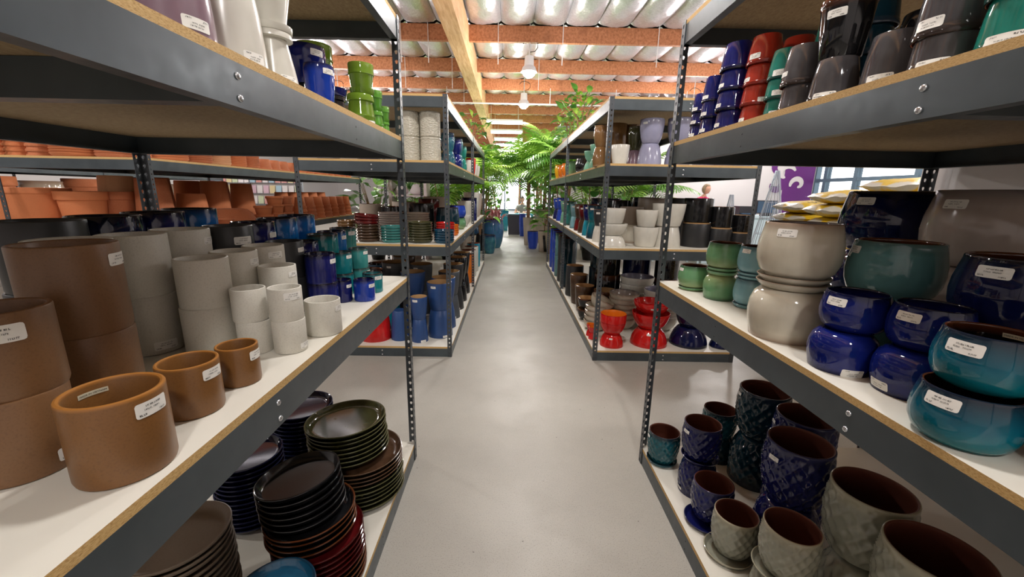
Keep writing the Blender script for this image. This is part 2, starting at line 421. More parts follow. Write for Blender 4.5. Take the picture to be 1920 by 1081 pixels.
# ------------------------------------------------------------------ racks
ZB, ZM, ZU, ZT = .093, 1.006, 1.647, 2.134
def post_mesh(H=2.134, w=.036, p=.0381):
    """angle-iron post, corner on the z axis, flanges along +x and +y, punched with keyholes"""
    V, Fc = [], []
    def flange(swap):
        n = int(round(H / p)); ph = H / n; th = .0022
        ang = sorted([math.atan2(sy * ph / 2, sx * w / 2) for sx in (1, -1) for sy in (1, -1)] + [k * PI / 6 + .01 for k in range(-6, 6)])
        def hole(a):
            r = .0062
            if -2.3 < a < -.84: r = .0105 * (1 - .25 * abs(a + PI / 2))
            return r * math.cos(a), r * math.sin(a)
        def edge(a):
            c, s = math.cos(a), math.sin(a)
            k = min(w / 2 / abs(c) if abs(c) > 1e-6 else 9, ph / 2 / abs(s) if abs(s) > 1e-6 else 9)
            return k * c, k * s
        A = len(ang); side = [abs(abs(edge(a)[0]) - w / 2) < 1e-6 for a in ang]
        for k in range(n):
            zc = (k + .5) * ph; b0 = len(V)
            for t in (0, th):
                for fn in (edge, hole):
                    for a in ang:
                        u, v = fn(a); q = (u + w / 2, t, zc + v)
                        V.append((q[1], q[0], q[2]) if swap else q)
            for i in range(A):
                j = (i + 1) % A
                Fc.append((b0 + i, b0 + j, b0 + A + j, b0 + A + i))
                Fc.append((b0 + 2 * A + j, b0 + 2 * A + i, b0 + 3 * A + i, b0 + 3 * A + j))
                Fc.append((b0 + A + i, b0 + A + j, b0 + 3 * A + j, b0 + 3 * A + i))
                ei, ej = edge(ang[i]), edge(ang[j])
                low = abs(ei[1] + ph / 2) < 1e-6 and abs(ej[1] + ph / 2) < 1e-6; up = abs(ei[1] - ph / 2) < 1e-6 and abs(ej[1] - ph / 2) < 1e-6
                if (side[i] and side[j] and not low and not up) or (low and k == 0) or (up and k == n - 1):
                    Fc.append((b0 + j, b0 + i, b0 + 2 * A + i, b0 + 2 * A + j))
    flange(False); flange(True)
    me = mesh_from('post', V, Fc, M['post'])
    bm = bmesh.new(); bm.from_mesh(me); bmesh.ops.remove_doubles(bm, verts=bm.verts, dist=1e-5); bmesh.ops.recalc_face_normals(bm, faces=bm.faces)
    print('POST open edges', sum(1 for e in bm.edges if len(e.link_faces) != 2)); bm.to_mesh(me); bm.free()
    return me
POST = post_mesh()
BOLT = (lambda vf: mesh_from('bolt', vf[0], vf[1], M['bolt'], smooth=True))(lathe_simple([(.0066, -.0005), (.0068, .001), (.0055, .0032), (.0028, .0042), (0, .0044)], 12))
HOLE = (lambda vf: mesh_from('dark_hole_disc', vf[0], vf[1], M['ink'], smooth=True))(lathe_simple([(.0028, -.0005), (.0028, .0006), (0, .0006)], 8))  # black disc on the beam, its colour standing for shade inside a screw hole
BH, BT = .074, .019
def beam(name, axis, a0, a1, c, inward, ztop, parent):
    """shelf beam: upright plate, folded lip along the bottom, small ledge under the board"""
    s = inward; z0 = ztop - BT - BH
    poly = [(c, z0), (c, ztop - BT + .002), (c + s * .003, ztop - BT + .002), (c + s * .003, z0 + .012), (c + s * .012, z0 + .012), (c + s * .012, z0 + .004), (c + s * .030, z0 + .004), (c + s * .030, z0)]
    return MB().prism(poly, axis, a0, a1).obj(name, M['steel'], parent)
def board(x0, x1, y0, y1, z, parent, top='white_top'):
    vs = [(x0, y0, z - BT), (x1, y0, z - BT), (x1, y1, z - BT), (x0, y1, z - BT), (x0, y0, z), (x1, y0, z), (x1, y1, z), (x0, y1, z)]
    me = mesh_from('shelf_board', vs, BOXF, [M[top], M['chip_edge'], M['chip_face']], [2, 0, 1, 1, 1, 1])
    return obj('shelf_board', me, parent)
def rack(x0, x1, ys, levels, label, bolts=True):
    """ys: post positions; levels: top-of-board heights"""
    t = tag(empty('storage_rack', ((x0 + x1) / 2, (ys[0] + ys[-1]) / 2, 0)), label, 'rack')
    ox, oy = t.location.x, t.location.y
    def put(o): o.location.x -= ox; o.location.y -= oy; return o
    for i, y in enumerate(ys):
        ends = [(y, 1 if i == 0 else -1)] if i in (0, len(ys) - 1) else [(y, 1)]
        for yy, sy in ends:
            for xx, sx in ((x0, 1), (x1, -1)):
                rz = {(1, 1): 0, (-1, 1): PI / 2, (-1, -1): PI, (1, -1): -PI / 2}[(sx, sy)]
                put(obj('post', POST, t, (xx, yy, 0), (0, 0, rz)))
    e = .0035
    for z in levels:
        for k in range(len(ys) - 1):
            ya, yb = ys[k], ys[k + 1]
            put(board(x0 + .004, x1 - .004, ya + .004, yb - .004, z, t))
            put(beam('side_beam', 'y', ya + .002, yb - .002, x0 + e, 1, z, t)); put(beam('side_beam', 'y', ya + .002, yb - .002, x1 - e, -1, z, t))
            put(beam('end_beam', 'x', x0 + .002, x1 - .002, ya + e, 1, z, t)); put(beam('end_beam', 'x', x0 + .002, x1 - .002, yb - e, -1, z, t))
            ym = (ya + yb) / 2
            put(MB().prism([(ym - .02, z - BT - .068), (ym + .02, z - BT - .068), (ym + .02, z - BT - .001), (ym + .017, z - BT - .001), (ym + .017, z - BT - .064), (ym - .017, z - BT - .064), (ym - .017, z - BT - .001), (ym - .02, z - BT - .001)], 'x', x0 + .01, x1 - .01).obj('crossbar', M['steel'], t))
            if bolts:
                for xx, s in ((x0 + e, -1), (x1 - e, 1)):
                    for dz in (.021, .058):
                        put(obj('bolt', BOLT, t, (xx, ym, z - BT - dz), (0, s * PI / 2, 0)))
                        put(obj('dark_hole_disc', HOLE, t, (xx, yb - .59, z - BT - dz), (0, s * PI / 2, 0)))
                for dz in (.021, .058):
                    put(obj('bolt', BOLT, t, ((x0 + x1) / 2, ya + e, z - BT - dz), (PI / 2, 0, 0)))
    return t
XL0, XL1, XR0, XR1 = -1.70, -.486, .73, 1.955
YE = 1.962
rack(XL0, XL1, [-.37, YE], [ZB, ZM, ZU, ZT], 'grey steel rack holding round tan, white and blue cylinder pots')
rack(XR0, XR1, [-.39, YE - .008], [ZB, ZM, ZU, ZT], 'grey steel rack holding round bowls and diamond textured pots')
Z2M, Z2U = .985, 1.650
Y2L, Y2R = 3.342, 3.308
rack(XL0, XL1, [Y2L, Y2L + 2.33, Y2L + 4.66], [ZB, Z2M, Z2U, ZT], 'two-bay grey rack holding blue buckets below stacked saucers')
rack(.745, 1.975, [Y2R, Y2R + 2.33, Y2R + 4.66], [ZB, Z2M, Z2U, ZT], 'two-bay grey rack holding red bowls below white pots')
rack(-4.06, -2.84, [Y2L, Y2L + 2.33, Y2L + 4.66], [ZB, Z2M, 1.63], 'two-bay grey rack filled with terracotta pots and saucers', False)
rack(-6.65, -5.43, [Y2L, Y2L + 2.33, Y2L + 4.66], [ZB, Z2M, 1.63], 'two-bay grey rack of large pots behind the terracotta rack', False)

# ------------------------------------------------------------------ pots
PROF = {
 'ucup': [(.60, 0), (.68, .03), (.84, .25), (.95, .55), (1, .85), (.99, 1)],
 'cyl': [(.90, 0), (.97, .015), (1, .06), (1, 1)],
 'bowl': [(.60, 0), (.74, .02), (.89, .13), (.975, .30), (1, .48), (.98, .66), (.93, .84), (.895, .96), (.89, 1)],
 'taper': [(.74, 0), (.77, .02), (.90, .5), (.965, .86), (.97, .88), (1, .90), (1, 1)],
 'egg': [(.60, 0), (.74, .06), (.88, .2), (.97, .42), (1, .62), (.98, .82), (.93, .95), (.925, 1)],
 'tall': [(.60, 0), (.66, .02), (.79, .2), (.90, .45), (.97, .72), (1, .92), (1, 1)],
 'blueu': [(.68, 0), (.75, .05), (.87, .25), (.96, .55), (1, .85), (.97, 1)],
 'bucket': [(.70, 0), (.76, .03), (.88, .35), (.96, .7), (1, 1)],
 'saucer': [(.80, 0), (.84, .06), (.95, .55), (.985, .9), (1, 1)],
 'bowl2': [(.56, 0), (.63, .04), (.80, .28), (.92, .58), (.98, .82), (1, 1)],
 'sauc': [(.84, 0), (.90, .03), (.95, .20), (.80, .22), (.83, .3), (.91, .62), (.92, .64), (.985, .66), (.985, .70), (.96, .72), (.98, .96), (.97, 1)],
 'tallsauc': [(.80, 0), (.84, .02), (.86, .11), (.62, .12), (.70, .3), (.84, .6), (.95, .88), (1, 1)],
 'rimmed': [(.70, 0), (.73, .02), (.90, .78), (.90, .80), (.98, .81), (1, .83), (1, 1)],
 'jar': [(.62, 0), (.70, .03), (.88, .25), (.99, .55), (1, .70), (.93, .90), (.90, .95), (.94, 1)],
 'planter': [(.62, 0), (.66, .02), (.80, .35), (.92, .7), (1, 1)],
 'vase': [(.6, 0), (.75, .06), (.95, .25), (.85, .45), (.72, .52), (.85, .6), (1, .8), (.9, 1)],
 'dome': [(.98, 0), (1, .08), (.98, .35), (.90, .6), (.78, .8), (.6, .93), (.5, 1)],
}
def prof_r(prof, z):
    p = PROF[prof]
    for (r0, z0), (r1, z1) in zip(p, p[1:]):
        if z <= z1: return r0 + (r1 - r0) * ((z - z0) / (z1 - z0) if z1 > z0 else 0)
    return p[-1][0]
_pot_cache = {}
def pot_mesh(prof, r, h, mo, mi, seg=40, wall=None, pattern=None):
    key = (prof, round(r, 3), round(h, 3), mo, mi, seg, wall, pattern)
    if key in _pot_cache: return _pot_cache[key]
    pts = [(a * r, b * h) for a, b in PROF[prof]]
    w = wall if wall is not None else max(.0035, r * .085)
    w = min(w, h * .4)
    if pattern:
        zs = [pts[0][1] + (pts[-1][1] - pts[0][1]) * k / 34 for k in range(35)]
        pts = [(prof_r(prof, z / h) * r, z) for z in zs]
    outer = [(0, 0)] + pts
    R, Z = pts[-1]
    lip = [(R - w * .12, Z + w * .28), (R - w * .5, Z + w * .42), (R - w * .88, Z + w * .25)]
    inn = [(max(a - w, .002), b) for a, b in reversed(pts) if b > w * 1.3]
    fl = max(prof_r(prof, min(1, w * 1.3 / h)) * r - w * 1.1, .002)
    inn += [(fl, w * 1.15), (fl * .9, w), (0, w)]
    allp = outer + lip + inn
    nout = len(outer) + len(lip) - 2
    vs, fs, mi_ = [], [], []
    idx = []
    for k, (a, b) in enumerate(allp):
        if a == 0: idx.append([len(vs)]); vs.append((0, 0, b)); continue
        row = []
        for j in range(seg):
            t = 2 * PI * j / seg; rr = a
            if pattern == 'diamond' and 2 < k < len(outer) - 2:
                q = b / h
                n = 16
                s1 = abs(math.sin(n * t / 2 + q * 13)); s2 = abs(math.sin(n * t / 2 - q * 13))
                fade = min(1, (k - 2) / 2, (len(outer) - 2 - k) / 2)
                rr = a * (1 - .075 * fade * (s1 * s2) ** .55)
            row.append(len(vs)); vs.append((rr * math.cos(t), rr * math.sin(t), b))
        idx.append(row)
    for k in range(len(allp) - 1):
        A, B = idx[k], idx[k + 1]; m = 0 if k < nout else 1
        for j in range(seg):
            j2 = (j + 1) % seg
            if len(A) == 1: fs.append((A[0], B[j2], B[j]))
            elif len(B) == 1: fs.append((A[j], A[j2], B[0]))
            else: fs.append((A[j], A[j2], B[j2], B[j]))
            mi_.append(m)
    me = mesh_from('pot_body', vs, fs, [M[mo], M[mi]], mi_, angle=38 if not pattern else 60)
    _pot_cache[key] = me
    return me

def patch(rf, th, zc, w, h, off, uvs):
    """map flat (u,v) points onto the pot wall around angle th, height zc"""
    out = []
    for u, v in uvs:
        R = rf(zc + v) + off; a = th + u / max(R, .01)
        out.append((R * math.cos(a), R * math.sin(a), zc + v))
    return out
def rounded_grid(w, h, nx=10, ny=3, rad=.16):
    c = rad * h; us = [-w / 2, -w / 2 + c * .3, -w / 2 + c] + [-w / 2 + c + (w - 2 * c) * k / nx for k in range(1, nx)] + [w / 2 - c, w / 2 - c * .3, w / 2]
    pts, faces = [], []
    for u in us:
        d = max(0, abs(u) - (w / 2 - c)); hh = h / 2 - (c - math.sqrt(max(0, c * c - d * d)))
        for k in range(ny + 1): pts.append((u, -hh + 2 * hh * k / ny))
    for i in range(len(us) - 1):
        for k in range(ny):
            a = i * (ny + 1) + k; faces.append((a, a + ny + 1, a + ny + 2, a + 1))
    return pts, faces
def print_marks(w, h, seed, flip):
    """small blurred rows of print: shop line, item line, price and code"""
    rnd = random.Random(seed); rects = []
    def row(u0, u1, v, hh, words):
        u = u0
        for k in range(words):
            du = (u1 - u0) / words * rnd.uniform(.75, .92); nc = max(2, int(du / (hh * .62)))
            for q in range(nc):
                a = u + du * q / nc; cw = du / nc * .78; kind = rnd.randrange(4)
                rects.append((a, a + cw * .34, v - hh / 2, v + hh / 2))
                if kind != 0: rects.append((a, a + cw, v + (-.5, .22, -.14)[kind - 1] * hh, v + (-.24, .5, .14)[kind - 1] * hh))
                if kind == 3: rects.append((a + cw * .66, a + cw, v - hh / 2, v + hh / 2))
            u += (u1 - u0) / words
    row(-.22 * w, .28 * w, .24 * h, .11 * h, 4); row(-.27 * w, .26 * w, .0 * h, .10 * h, 2)
    row(-.42 * w, -.20 * w, -.30 * h, .13 * h, 2); row(.18 * w, .42 * w, -.33 * h, .11 * h, 1)
    pts, fs = [], []
    for a, b, c, d in rects:
        n = len(pts); pts += [(a, c), (b, c), (b, d), (a, d)]; fs.append((n, n + 1, n + 2, n + 3))
    if flip: pts = [(-u, -v) for u, v in pts]
    return pts, fs
_stk = [0]
def sticker(parent, rf, th, zc, w=.055, h=.023, flip=False, marks=True, mat='sticker'):
    uv, fs = rounded_grid(w, h)
    s = obj('price_sticker', mesh_from('price_sticker', patch(rf, th, zc, w, h, .0008, uv), fs, M[mat], smooth=True), parent)
    if marks:
        _stk[0] += 1
        uv, fs = print_marks(w, h, _stk[0], flip)
        obj('printed_text', mesh_from('printed_text', patch(rf, th, zc, w, h, .0013, uv), fs, M['ink']), s)
    return s
def text_mesh(txt, width):
    cu = bpy.data.curves.new('text', 'FONT'); cu.body = txt; cu.align_x = 'CENTER'; cu.align_y = 'CENTER'; cu.resolution_u = 2
    o = bpy.data.objects.new('text', cu); COL.objects.link(o)
    dg = bpy.context.evaluated_depsgraph_get(); me = o.evaluated_get(dg).to_mesh()
    vs = [tuple(v.co) for v in me.vertices]; fs = [tuple(p.vertices) for p in me.polygons]
    o.evaluated_get(dg).to_mesh_clear(); bpy.data.objects.remove(o); bpy.data.curves.remove(cu)
    x0, x1 = min(v[0] for v in vs), max(v[0] for v in vs); k = width / (x1 - x0)
    return [(v[0] * k, v[1] * k) for v in vs], fs

def pot(kind, prof, x, y, z, r, h, mo, mi, label, cat='pot', group=None, inv=False, stick=(), seg=40, wall=None, pattern=None, rz=None, tilt=None, inner_label=False):
    """one pot. stick: (s, zf, w, h): s = -1..1 across the side that faces the shopper, zf = height fraction"""
    me = pot_mesh(prof, r, h, mo, mi, seg, wall, pattern)
    rz = random.uniform(0, 6.28) if rz is None else rz
    if not stick and not inner_label:
        o = obj(kind, me, None, (x, y, z + (h if inv else 0)), (PI if inv else 0, 0, rz))
        if tilt: o.rotation_euler = (tilt[0] + (PI if inv else 0), tilt[1], rz)
        return tag(o, label, cat, group)
    t = tag(empty(kind, (x, y, z)), label, cat, group)
    obj('body', me, t, (0, 0, h if inv else 0), (PI if inv else 0, 0, rz))
    a0 = math.atan2(-y, -x)
    rf = lambda zz: prof_r(prof, min(1, max(0, (1 - zz / h) if inv else zz / h))) * r
    for st in stick:
        s, zf = st[0], st[1]; w = st[2] if len(st) > 2 else .05; hh = st[3] if len(st) > 3 else w * .43
        sticker(t, rf, a0 + math.asin(max(-.97, min(.97, s))), zf * h, w, hh, inv)
    if inner_label:
        wl = (wall or r * .085)
        rin = lambda zz: rf(zz) - wl - .0006
        th = a0 + PI + inner_label[0]; zc = h - inner_label[1]; w, hh = inner_label[2], inner_label[2] * .2
        uv = [(-w / 2 + w * i / 8, -hh / 2 + hh * j) for i in range(9) for j in (0, 1)]
        fs = [(2 * i, 2 * i + 1, 2 * i + 3, 2 * i + 2) for i in range(8)]
        s = obj('origin_label', mesh_from('origin_label', patch(rin, th, zc, w, hh, 0, [(-u, v) for u, v in uv]), fs, M['cream_sticker']), t)
        tv, tf = text_mesh('MADE IN VIETNAM', w * .88)
        obj('printed_text', mesh_from('printed_text', patch(rin, th, zc, w, hh, -.0006, [(-u, v) for u, v in tv]), tf, M['ink']), s)
    return t
def stack(n, kind, prof, x, y, z, r, h, mo, mi, label, group=None, step=None, inv=False, stick=(), jit=.003, **kw):
    """n alike pots one on another; label has %s for the level"""
    step = step or h; words = {1: [''], 2: ['lower ', 'upper '], 3: ['bottom ', 'middle ', 'top '], 4: ['bottom ', 'second ', 'third ', 'top ']}[n]
    for k in range(n):
        st = stick[k] if stick and k < len(stick) and stick[k] else ()
        pot(kind, prof, x + random.uniform(-jit, jit), y + random.uniform(-jit, jit), z + k * step, r, h, mo, mi, (label % words[k]) if '%s' in label else label, 'pot', group, inv=inv, stick=st, **kw)

# ---- near left rack, middle shelf: cylinder pots in rows by size
G = 'cylinder pots on the near left rack'
CY = 'cylinder_pot'
ST = ((.55, .80),)
pot(CY, 'cyl', -.563, .535, ZM, .059, .122, 'tan', 'tan', 'low wide tan cylinder pot with an origin label inside', group=G, stick=((.62, .84, .046, .022),), seg=64, wall=.0075, inner_label=(.42, .013, .036))
pot(CY, 'cyl', -.586, .698, ZM, .048, .097, 'tan', 'tan', 'medium tan cylinder pot between two other open tan pots', group=G, stick=((.72, .80, .042, .02),), seg=56, wall=.006)
pot(CY, 'cyl', -.575, .816, ZM, .039, .083, 'tan', 'tan', 'smallest tan cylinder pot beside stacked white pots', group=G, stick=((.86, .76, .04, .02),), seg=56, wall=.005)
stack(2, CY, 'cyl', -.753, .694, ZM, .068, .154, 'brown', 'brown', '%slarge brown cylinder pot in the tall stack behind the tan pots', G, stick=[(), ((.9, .83, .05),)], seg=64, wall=.008)
stack(2, CY, 'cyl', -.705, .535, ZM, .058, .120, 'brown', 'brown', '%sbrown cylinder pot of the stack beside the low wide tan pot', G, stick=[((.75, .2, .045),), ((-.05, .80, .056),)], seg=64, wall=.007)
W = 'white_stone'
pot(CY, 'cyl', -.535, 1.135, ZM, .048, .099, W, W, 'single white speckled cylinder pot standing near the shelf edge', group=G, stick=((.9, .78, .04),), seg=56, wall=.005)
stack(2, CY, 'cyl', -.562, .995, ZM, .039, .083, W, W, '%ssmall white cylinder pot beside the single white pot', G, stick=[((.85, .2, .036),), ((.45, .80, .045),)], seg=48, wall=.0045)
stack(2, CY, 'cyl', -.648, .992, ZM, .039, .082, W, W, '%ssmall white cylinder pot of the stack next to the tan pots', G, seg=48, wall=.0045)
stack(2, CY, 'cyl', -.652, 1.133, ZM, .048, .098, W, W, '%swhite cylinder pot hidden partly by two small white stacks', G, stick=[(), ((.8, .78, .035),)], seg=48, wall=.005)
stack(2, CY, 'cyl', -.752, .989, ZM, .056, .119, W, W, '%sbroad white cylinder pot behind the smallest tan pot', G, seg=56, wall=.006)
stack(2, CY, 'cyl', -.755, 1.112, ZM, .056, .119, W, W, '%swhite cylinder pot between broad white and charcoal stacks', G, stick=[(), ((.85, .78, .04),)], seg=48, wall=.006)
stack(2, CY, 'cyl', -.745, 1.232, ZM, .056, .119, W, W, '%swhite cylinder pot right beside the charcoal stack', G, stick=[(), ((.55, .80, .045),)], seg=48, wall=.006)
stack(2, CY, 'cyl', -.909, .990, ZM, .067, .146, W, W, '%slargest white cylinder pot behind the brown stack', G, stick=[((.35, .16, .05),), ()], seg=56, wall=.007)
stack(2, CY, 'cyl', -.905, 1.130, ZM, .067, .146, W, W, '%slarge white cylinder pot in front of the navy back row', G, stick=[(), ((.9, .8, .045),)], seg=48, wall=.007)
stack(2, CY, 'cyl', -.905, .838, ZM, .067, .148, W, W, '%swhite cylinder pot mostly hidden behind the brown stack', G, seg=48, wall=.007)
BD = 'blue and charcoal cylinders on the near left rack'
stack(2, CY, 'cyl', -1.09, .955, ZM, .078, .162, 'charcoal', 'charcoal', '%swide charcoal cylinder pot in the back row', BD, seg=48)
stack(2, CY, 'cyl', -1.09, 1.118, ZM, .078, .163, 'deepnavy', 'navy', '%swide blue-black cylinder pot in the back row', BD, seg=48)
stack(2, CY, 'cyl', -1.10, 1.285, ZM, .078, .164, 'navy', 'navy', '%swide navy cylinder pot in the back row', BD, seg=48)
stack(2, CY, 'cyl', -1.12, 1.450, ZM, .078, .166, 'azure', 'navy', '%swide bright blue cylinder pot ending the back row', BD, seg=48)
stack(2, CY, 'cyl', -.872, 1.268, ZM, .066, .146, 'charcoal', 'charcoal', '%scharcoal cylinder pot with a white price sticker', BD, stick=[(), ((.55, .72, .055),)], seg=48)
stack(2, CY, 'cyl', -.872, 1.402, ZM, .066, .147, 'navy', 'navy', '%snavy cylinder pot between charcoal and blue-teal pots', BD, stick=[(), ((.85, .72, .04),)], seg=48)
stack(2, CY, 'cyl', -.872, 1.545, ZM, .068, .149, 'azure', 'navy', '%sblue-teal streaked cylinder pot with a dark rim', BD, seg=48)
stack(2, CY, 'cyl', -.885, 1.722, ZM, .068, .150, 'azure', 'navy', '%stallest blue-teal cylinder pot in front of the terracotta', BD, seg=48)
stack(2, CY, 'cyl', -.742, 1.350, ZM, .056, .119, 'charcoal', 'charcoal', '%scharcoal cylinder pot beside the white stacks', BD, stick=[(), ((.85, .78, .035),)], seg=48)
stack(2, CY, 'cyl', -.745, 1.468, ZM, .056, .112, 'navy', 'navy', '%snavy cylinder pot tucked behind the dark blue stack', BD, seg=40)
stack(2, CY, 'cyl', -.722, 1.585, ZM, .056, .119, 'teal', 'teal', '%sdeep teal cylinder pot with a brown rim', BD, seg=48)
stack(2, CY, 'cyl', -.738, 1.705, ZM, .056, .119, 'azure', 'navy', '%sazure cylinder pot between two teal cylinders', BD, stick=[(), ((.85, .8, .035),)], seg=48)
stack(2, CY, 'cyl', -.758, 1.87, ZM, .055, .119, 'seateal', 'teal', '%spale teal cylinder pot beside the end post', BD, stick=[(), ((.7, .82, .04),)], seg=48)
stack(2, CY, 'cyl', -.637, 1.370, ZM, .048, .098, 'navy', 'navy', '%sdark blue cylinder pot behind the single white pot', BD, stick=[(), ((.85, .76, .035),)], seg=48)
stack(2, CY, 'cyl', -.660, 1.600, ZM, .039, .084, 'teal', 'teal', '%ssmall teal cylinder pot behind the little blue pots', BD, stick=[(), ((.75, .8, .03),)], seg=48)
stack(2, CY, 'cyl', -.642, 1.728, ZM, .039, .083, 'seateal', 'teal', '%ssmall sea-green cylinder pot nearest the end post', BD, stick=[((.9, .8, .028),), ((.8, .8, .03),)], seg=48)
pot(CY, 'cyl', -.622, 1.483, ZM, .036, .082, 'navy', 'navy', 'little dark navy cylinder pot beside the little bright blue one', group=BD, stick=((.75, .74, .028),), seg=48)
pot(CY, 'cyl', -.546, 1.506, ZM, .038, .080, 'brightblue', 'navy', 'little bright blue cylinder pot near the shelf edge', group=BD, stick=((.75, .74, .032),), seg=48)
pot(CY, 'cyl', -.558, 1.640, ZM, .039, .079, 'teal', 'teal', 'little teal cylinder pot at the end of the front row', group=BD, stick=((.6, .78, .034),), seg=48)
GL = 'glazed pots on the near left upper shelf'
# ---- near left rack, upper shelf
pot('tall_pot', 'tall', -.582, .778, ZU, .066, .21, 'mauve', 'mauve', 'mauve tall pot set upside down at the shelf edge', group=GL, inv=True, stick=((.55, .13, .045),), seg=56)
pot('tall_pot', 'tall', -.580, .932, ZU, .065, .20, 'white_gloss', 'white_gloss', 'tall white pot upside down between mauve and saucered pots', group=GL, inv=True, stick=((.62, .11, .045),), seg=56)
pot('saucer_pot', 'tallsauc', -.565, 1.068, ZU, .051, .119, 'white_gloss', 'white_gloss', 'lower white pot with attached saucer, upside down', group=GL, inv=True, stick=((.6, .13, .04),), seg=56)
pot('saucer_pot', 'tallsauc', -.565, 1.068, ZU + .119, .053, .13, 'white_gloss', 'white_gloss', 'upper white pot with attached saucer, standing upright', group=GL, seg=56)
pot('round_pot', 'blueu', -.66, 1.20, ZU, .052, .165, 'brightblue', 'navy', 'tall cobalt blue pot behind the white saucered pots', group=GL, seg=48)
pot('round_pot', 'blueu', -.575, 1.332, ZU, .043, .122, 'brightblue', 'navy', 'cobalt blue pot with a sticker at the shelf edge', group=GL, stick=((.62, .84, .036),), seg=48)
pot('saucer_pot', 'sauc', -.585, 1.445, ZU, .042, .062, 'black', 'black', 'small brown-black pot upside down under blue saucers', group=GL, inv=True, seg=40)
pot('saucer_pot', 'saucer', -.585, 1.445, ZU + .062, .046, .022, 'navy', 'navy', 'navy saucer lying on the small black pot', cat='saucer', group=GL, seg=40)
pot('saucer_pot', 'sauc', -.685, 1.475, ZU, .055, .10, 'black', 'black', 'brown-black pot upside down under the navy pot', group=GL, inv=True, seg=40)
pot('round_pot', 'blueu', -.675, 1.470, ZU + .10, .062, .112, 'cobalt', 'navy', 'navy blue pot raised on a black pot', group=GL, stick=((.58, .80, .045),), seg=48)
pot('saucer_pot', 'sauc', -.765, 1.74, ZU, .066, .15, 'lime', 'lime', 'lower lime green pot upside down at the back', group=GL, inv=True, seg=40)
pot('saucer_pot', 'sauc', -.765, 1.74, ZU + .15, .068, .15, 'lime', 'lime', 'upper dark lime pot standing highest at the back', group=GL, seg=40)
pot('saucer_pot', 'sauc', -.572, 1.668, ZU, .053, .115, 'lime', 'lime', 'lower lime green pot upside down beside the dark pots', group=GL, inv=True, stick=((.75, .12, .035),), seg=48)
pot('saucer_pot', 'sauc', -.565, 1.672, ZU + .115, .047, .105, 'lime', 'lime', 'upper lime green pot with attached saucer, upright', group=GL, seg=48)
pot('saucer_pot', 'sauc', -.556, 1.785, ZU, .034, .078, 'fern', 'fern', 'lower small fern green pot upside down', group=GL, inv=True, stick=((.6, .15, .03),), seg=40)
pot('saucer_pot', 'sauc', -.556, 1.785, ZU + .078, .033, .076, 'fern', 'fern', 'upper small fern green pot, upright', group=GL, seg=40)
pot('saucer_pot', 'sauc', -.546, 1.866, ZU, .026, .05, 'fern', 'fern', 'lower tiny fern green pot beside the end post', group=GL, inv=True, stick=((.5, .2, .025),), seg=40)
pot('saucer_pot', 'sauc', -.546, 1.866, ZU + .05, .026, .06, 'fern', 'fern', 'upper tiny fern green pot beside the end post', group=GL, seg=40)
# ---- near left rack, bottom shelf: stacked saucers
def saucers(x, y, z, n, r, step, mat, label, group, tilt=0., ta=0., drift=0., h=.026, seg=56, top=None):
    for k in range(n):
        f = (k + 1) / n
        t = tilt * f
        o = pot('saucer', 'saucer', x + drift * f * math.cos(ta), y + drift * f * math.sin(ta), z + k * step, r * random.uniform(.985, 1.01), h, mat, mat, (label + nth(k)) if k < n - 1 or not top else top, 'saucer', group, seg=seg, wall=.006, rz=0)
        ax = Vector((-math.sin(ta), math.cos(ta), 0))
        o.rotation_euler = Matrix.Rotation(t + random.uniform(-.006, .006), 3, ax).to_euler()
    return z + n * step
SG = 'stacked saucers on the near left bottom shelf'
z = saucers(-.645, 1.60, ZB, 6, .180, .0195, 'olive', 'olive brown glazed saucer low in the pile near the end post', SG, .0)
z = saucers(-.645, 1.60, z, 4, .178, .018, 'umber', 'wide umber brown saucer under the olive saucers', SG, .0)
z = saucers(-.690, 1.605, z + .006, 8, .166, .018, 'olive', 'olive glazed saucer of the tilted upper pile', SG, .05, 2.6, .015, top='topmost olive saucer with a swirled shiny centre')
saucers(-.985, 1.78, ZB, 15, .138, .0205, 'inkblue', 'ink blue saucer of the pile behind the olive saucers', SG, top='topmost ink blue saucer behind the olive saucers')
saucers(-1.035, 1.44, ZB, 14, .128, .0205, 'inkblue', 'ink blue saucer of the pile under the shelf beam', SG, top='topmost ink blue saucer just below the shelf beam')
z = saucers(-.634, 1.165, ZB, 4, .146, .021, 'black', 'black saucer at the foot of the red saucers', SG)
z = saucers(-.634, 1.165, z, 5, .146, .020, 'dkred', 'dark red glazed saucer under the black saucers', SG, .03, 2.8)
z = saucers(-.655, 1.17, z + .004, 4, .142, .019, 'black', 'wide black saucer resting on the red saucers', SG, .06, 2.8)
z = saucers(-.672, 1.17, z + .008, 6, .130, .021, 'blackplain', 'smaller black saucer of the tilted top pile', SG, .15, 2.9, .01, top='topmost black saucer, tilted steeply')
saucers(-.955, .995, ZB, 16, .135, .0205, 'taupe', 'taupe stoneware saucer of the pile under the near shelf edge', SG, .05, 2.8, top='topmost taupe stoneware saucer')
saucers(-.605, .862, ZB, 13, .104, .022, 'bluebowl', 'teal blue saucer of the pile nearest the aisle floor', SG, top='topmost teal blue saucer')
